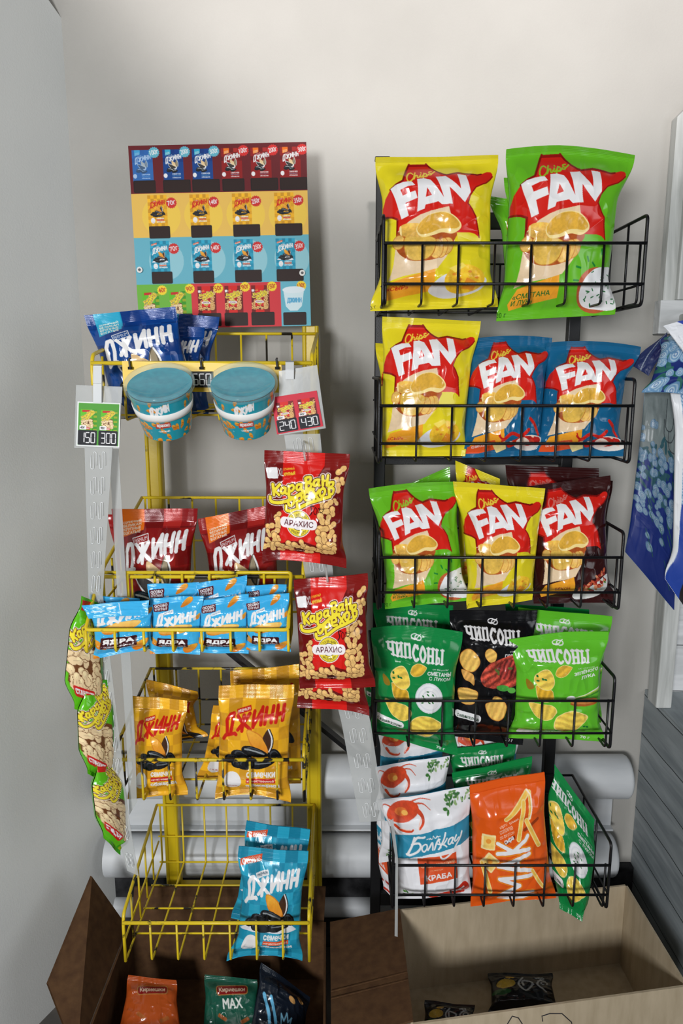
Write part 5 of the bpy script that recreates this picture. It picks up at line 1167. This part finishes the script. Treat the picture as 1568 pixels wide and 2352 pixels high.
def onfront(px, py):
    # point on the outside of the front wall seen at (px,py)
    p0, p1 = P(px, py, .8), P(px, py, 1.2); n_ = np.cross(C_ - E_, [0, 0, 1.]); o_ = E_ + [0, -.0045, 0]; t = np.dot(o_ - p0, n_) / np.dot(p1 - p0, n_); return p0 + (p1 - p0) * t
b = MB()
for s in ([(1165, 2352), (1176, 2334), (1190, 2338), (1204, 2360)], [(1246, 2346), (1244, 2334), (1262, 2328), (1290, 2328), (1312, 2348), (1316, 2372), (1270, 2390)]): b.tube([onfront(*p) for p in s], .0008, 6)
b.build('pen_mark', M['ink'], kb, ko)

bb_ = empty('cardboard_box', (-.22, 1.15, 0)); tag(bb_, 'brown open cardboard box under the yellow rack with raised left flap', 'box'); bo_ = (-.22, 1.15, 0)
A2, B2, C2, E2 = D3(-.42, 1.30, 1.085), D3(-.035, 1.30, 1.085), D3(-.030, 1.00, 1.085), D3(-.42, 1.00, 1.085)
b = MB(); wall4(b, A2, B2, .002, .004, (0, 1, 0)); wall4(b, B2, C2, .002, .004, (1, 0, 0)); wall4(b, C2, E2, .002, .004, (0, -1, 0)); wall4(b, E2, A2, .002, .004, (-1, 0, 0))
zz2 = H - 1.218; b.slab([(-.42, 1.30, zz2), (-.035, 1.30, zz2), (-.03, 1.0, zz2), (-.42, 1.0, zz2)], .003, (0, 0, -1)); b.build('box_walls', M['brown'], bb_, bo_)
b = MB(); b.slab([D3(-.478, 1.262, .954), D3(-.503, 1.095, 1.036), D3(-.424, 1.00, 1.083), D3(-.424, 1.285, 1.083)], .004, (-.8, 0, .5)); b.build('side_flap', M['brown'], bb_, bo_)
b = MB(); b.slab([D3(-.42, 1.302, 1.083), D3(-.035, 1.302, 1.083), D3(-.032, 1.33, 1.030), D3(-.42, 1.33, 1.030)], .004, (0, 1, 0)); b.build('back_flap', M['brown'], bb_, bo_)

gl = 'snack packets lying in the brown box'
def lying(lb, art, q, Ys, seed_, grp, mat='film', T=.016, name='snack_packet'):
    bag(name, lb, grp, art, q, Ys[0], Ys[1], T=T, seed_=seed_, mat=mat, res=.8)
lying('orange rusk packet lying in the brown box, at the left', art_rusks('orange'), [(295, 2240), (405, 2252), (430, 2420), (255, 2410)], (1.19, 1.10), 101, gl)
lying('dark green rusk packet with MAX lettering in the brown box', art_rusks('green'), [(470, 2238), (590, 2250), (610, 2420), (455, 2420)], (1.20, 1.11), 102, gl)
lying('black and blue packet with crown logo in the brown box', art_dark('crown'), [(600, 2210), (712, 2290), (700, 2430), (560, 2390)], (1.21, 1.12), 103, gl)
gr = 'dark packets at the bottom of the kraft box'
lying('dark crumpled packet with silver lettering at the back of the kraft box', art_dark('silver'), [(1120, 2236), (1268, 2236), (1290, 2330), (1120, 2330)], (1.245, 1.175), 104, gr, T=.02)
lying('dark packet at the front left corner inside the kraft box', art_dark('silver'), [(975, 2298), (1090, 2310), (1090, 2390), (960, 2400)], (1.15, 1.09), 105, gr, T=.016)

# ------------------------------------------------------------------ planked bench and boards at the right
def part_obj(root, o, name, mat, lo, hi, bev=.002): return MB().box(lo, hi).build(name, mat, root, o, bevel=bev)
be = empty('plank_bench', (.9, 1.2, 0)); tag(be, 'grey planked wooden bench against the wall at the right edge', 'bench'); oo = (.9, 1.2, 0)
zt = P(1478, 1588, 1.50)[2]
part_obj(be, oo, 'side_panel', M['bench_wood'], (.655, .55, 0), (.675, 1.499, zt)); part_obj(be, oo, 'seat_board', M['bench_wood'], (.6551, .55, zt), (1.3, 1.499, zt + .006)); 
part_obj(be, oo, 'back_panel', M['white_wood'], (.70, 1.485, zt), (1.3, 1.4995, P(1500, 700, 1.49)[2]), .001)
po = (.66, 1.43, zt); zp = P(1500, 720, 1.43)[2]
p = MB().box((.640, 1.405, zt + .006), (.672, 1.45, zp)).build('wooden_post', M['post_wood'], origin=po, bevel=.003); tag(p, 'white limed wooden post standing on the bench behind the gift bags', 'post')
# tall boards on the wall above
w0 = empty('wall_boards', (.65, 1.48, P(1500, 760, 1.48)[2])); tag(w0, 'whitewashed wooden boards on the wall above the gift bags', 'wooden board'); wo = tuple(w0.location)
zu, zl, zm = P(1540, 258, 1.49)[2], P(1510, 745, 1.48)[2], P(1510, 690, 1.48)[2]
b = MB(); q0 = [(.618, 1.475, zl), (.645, 1.475, zl), (.645, 1.475, zu), (.636, 1.475, zu + .006), (.618, 1.475, zu - .012)]
n = len(q0); b.v = q0 + [(x, 1.499, z) for x, y, z in q0]; b.f = [tuple(range(n)), tuple(range(2 * n - 1, n - 1, -1))] + [(i, i + n, (i + 1) % n + n, (i + 1) % n) for i in range(n)]; b.build('upright_board', M['post_wood'], w0, wo, bevel=.001)
MB().box((.640, 1.462, zm), (.74, 1.476, zu + .012)).build('upright_board', M['post_wood'], w0, wo, bevel=.002)
MB().box((.612, 1.470, zl - .02), (1.0, 1.499, zm)).build('cross_board', M['white_wood'], w0, wo, bevel=.002)

gf = 'blue floral gift bags at the right edge'
kf = dict(cat='gift bag', mat='matte', st=.02, sb=.02, ridge=False)
bag('gift_bag', 'translucent gift bag with blue roses hanging lowest at the right edge', gf, art_flowers('bag'), [(1482, 893), (1566, 880), (1548, 1402), (1436, 1268)], 1.24, 1.22, T=.010, seed_=111, wl=.02, wr=.02, **kf)
bag('gift_bag', 'gift bag with white edge and brown lower corner, cut by the frame', gf, art_flowers('front'), [(1538, 860), (1680, 850), (1680, 1560), (1528, 1330)], 1.19, 1.17, T=.012, seed_=112, wl=.10, wr=.02, **kf)
bag('gift_bag', 'gift bag with dark leaves bunched at the top of the hanging bags', gf, art_flowers('top'), [(1518, 778), (1620, 745), (1600, 905), (1474, 900)], 1.20, 1.16, T=.015, seed_=113, wl=.10, wr=.02, vr=(.1, .5), **kf)
navy = Art((0, 0, 100, 100), 120, (38, 50, 96)); navy.stroke([(0, 60), (100, 4)], 5, (150, 160, 176)); navy.poly(arr((40, 60), (90, 30), (100, 90), (50, 95)), (28, 34, 84)); navy.done()
bag('gift_bag', 'dark blue folded gift bag corner pointing at the rack', gf, navy, [(1446, 836), (1532, 762), (1530, 800), (1488, 862)], 1.22, 1.20, T=.003, seed_=114, wl=0, wr=0, **kf)
whi = Art((0, 0, 100, 100), 120, (226, 228, 232)); whi.poly(arr((30, 0), (100, 0), (100, 70)), (30, 60, 160)); whi.done()
bag('gift_bag', 'white bordered blue gift bag flap at the top right', gf, whi, [(1524, 748), (1620, 722), (1620, 800), (1572, 812)], 1.15, 1.14, T=.003, seed_=115, wl=0, wr=0, **kf)
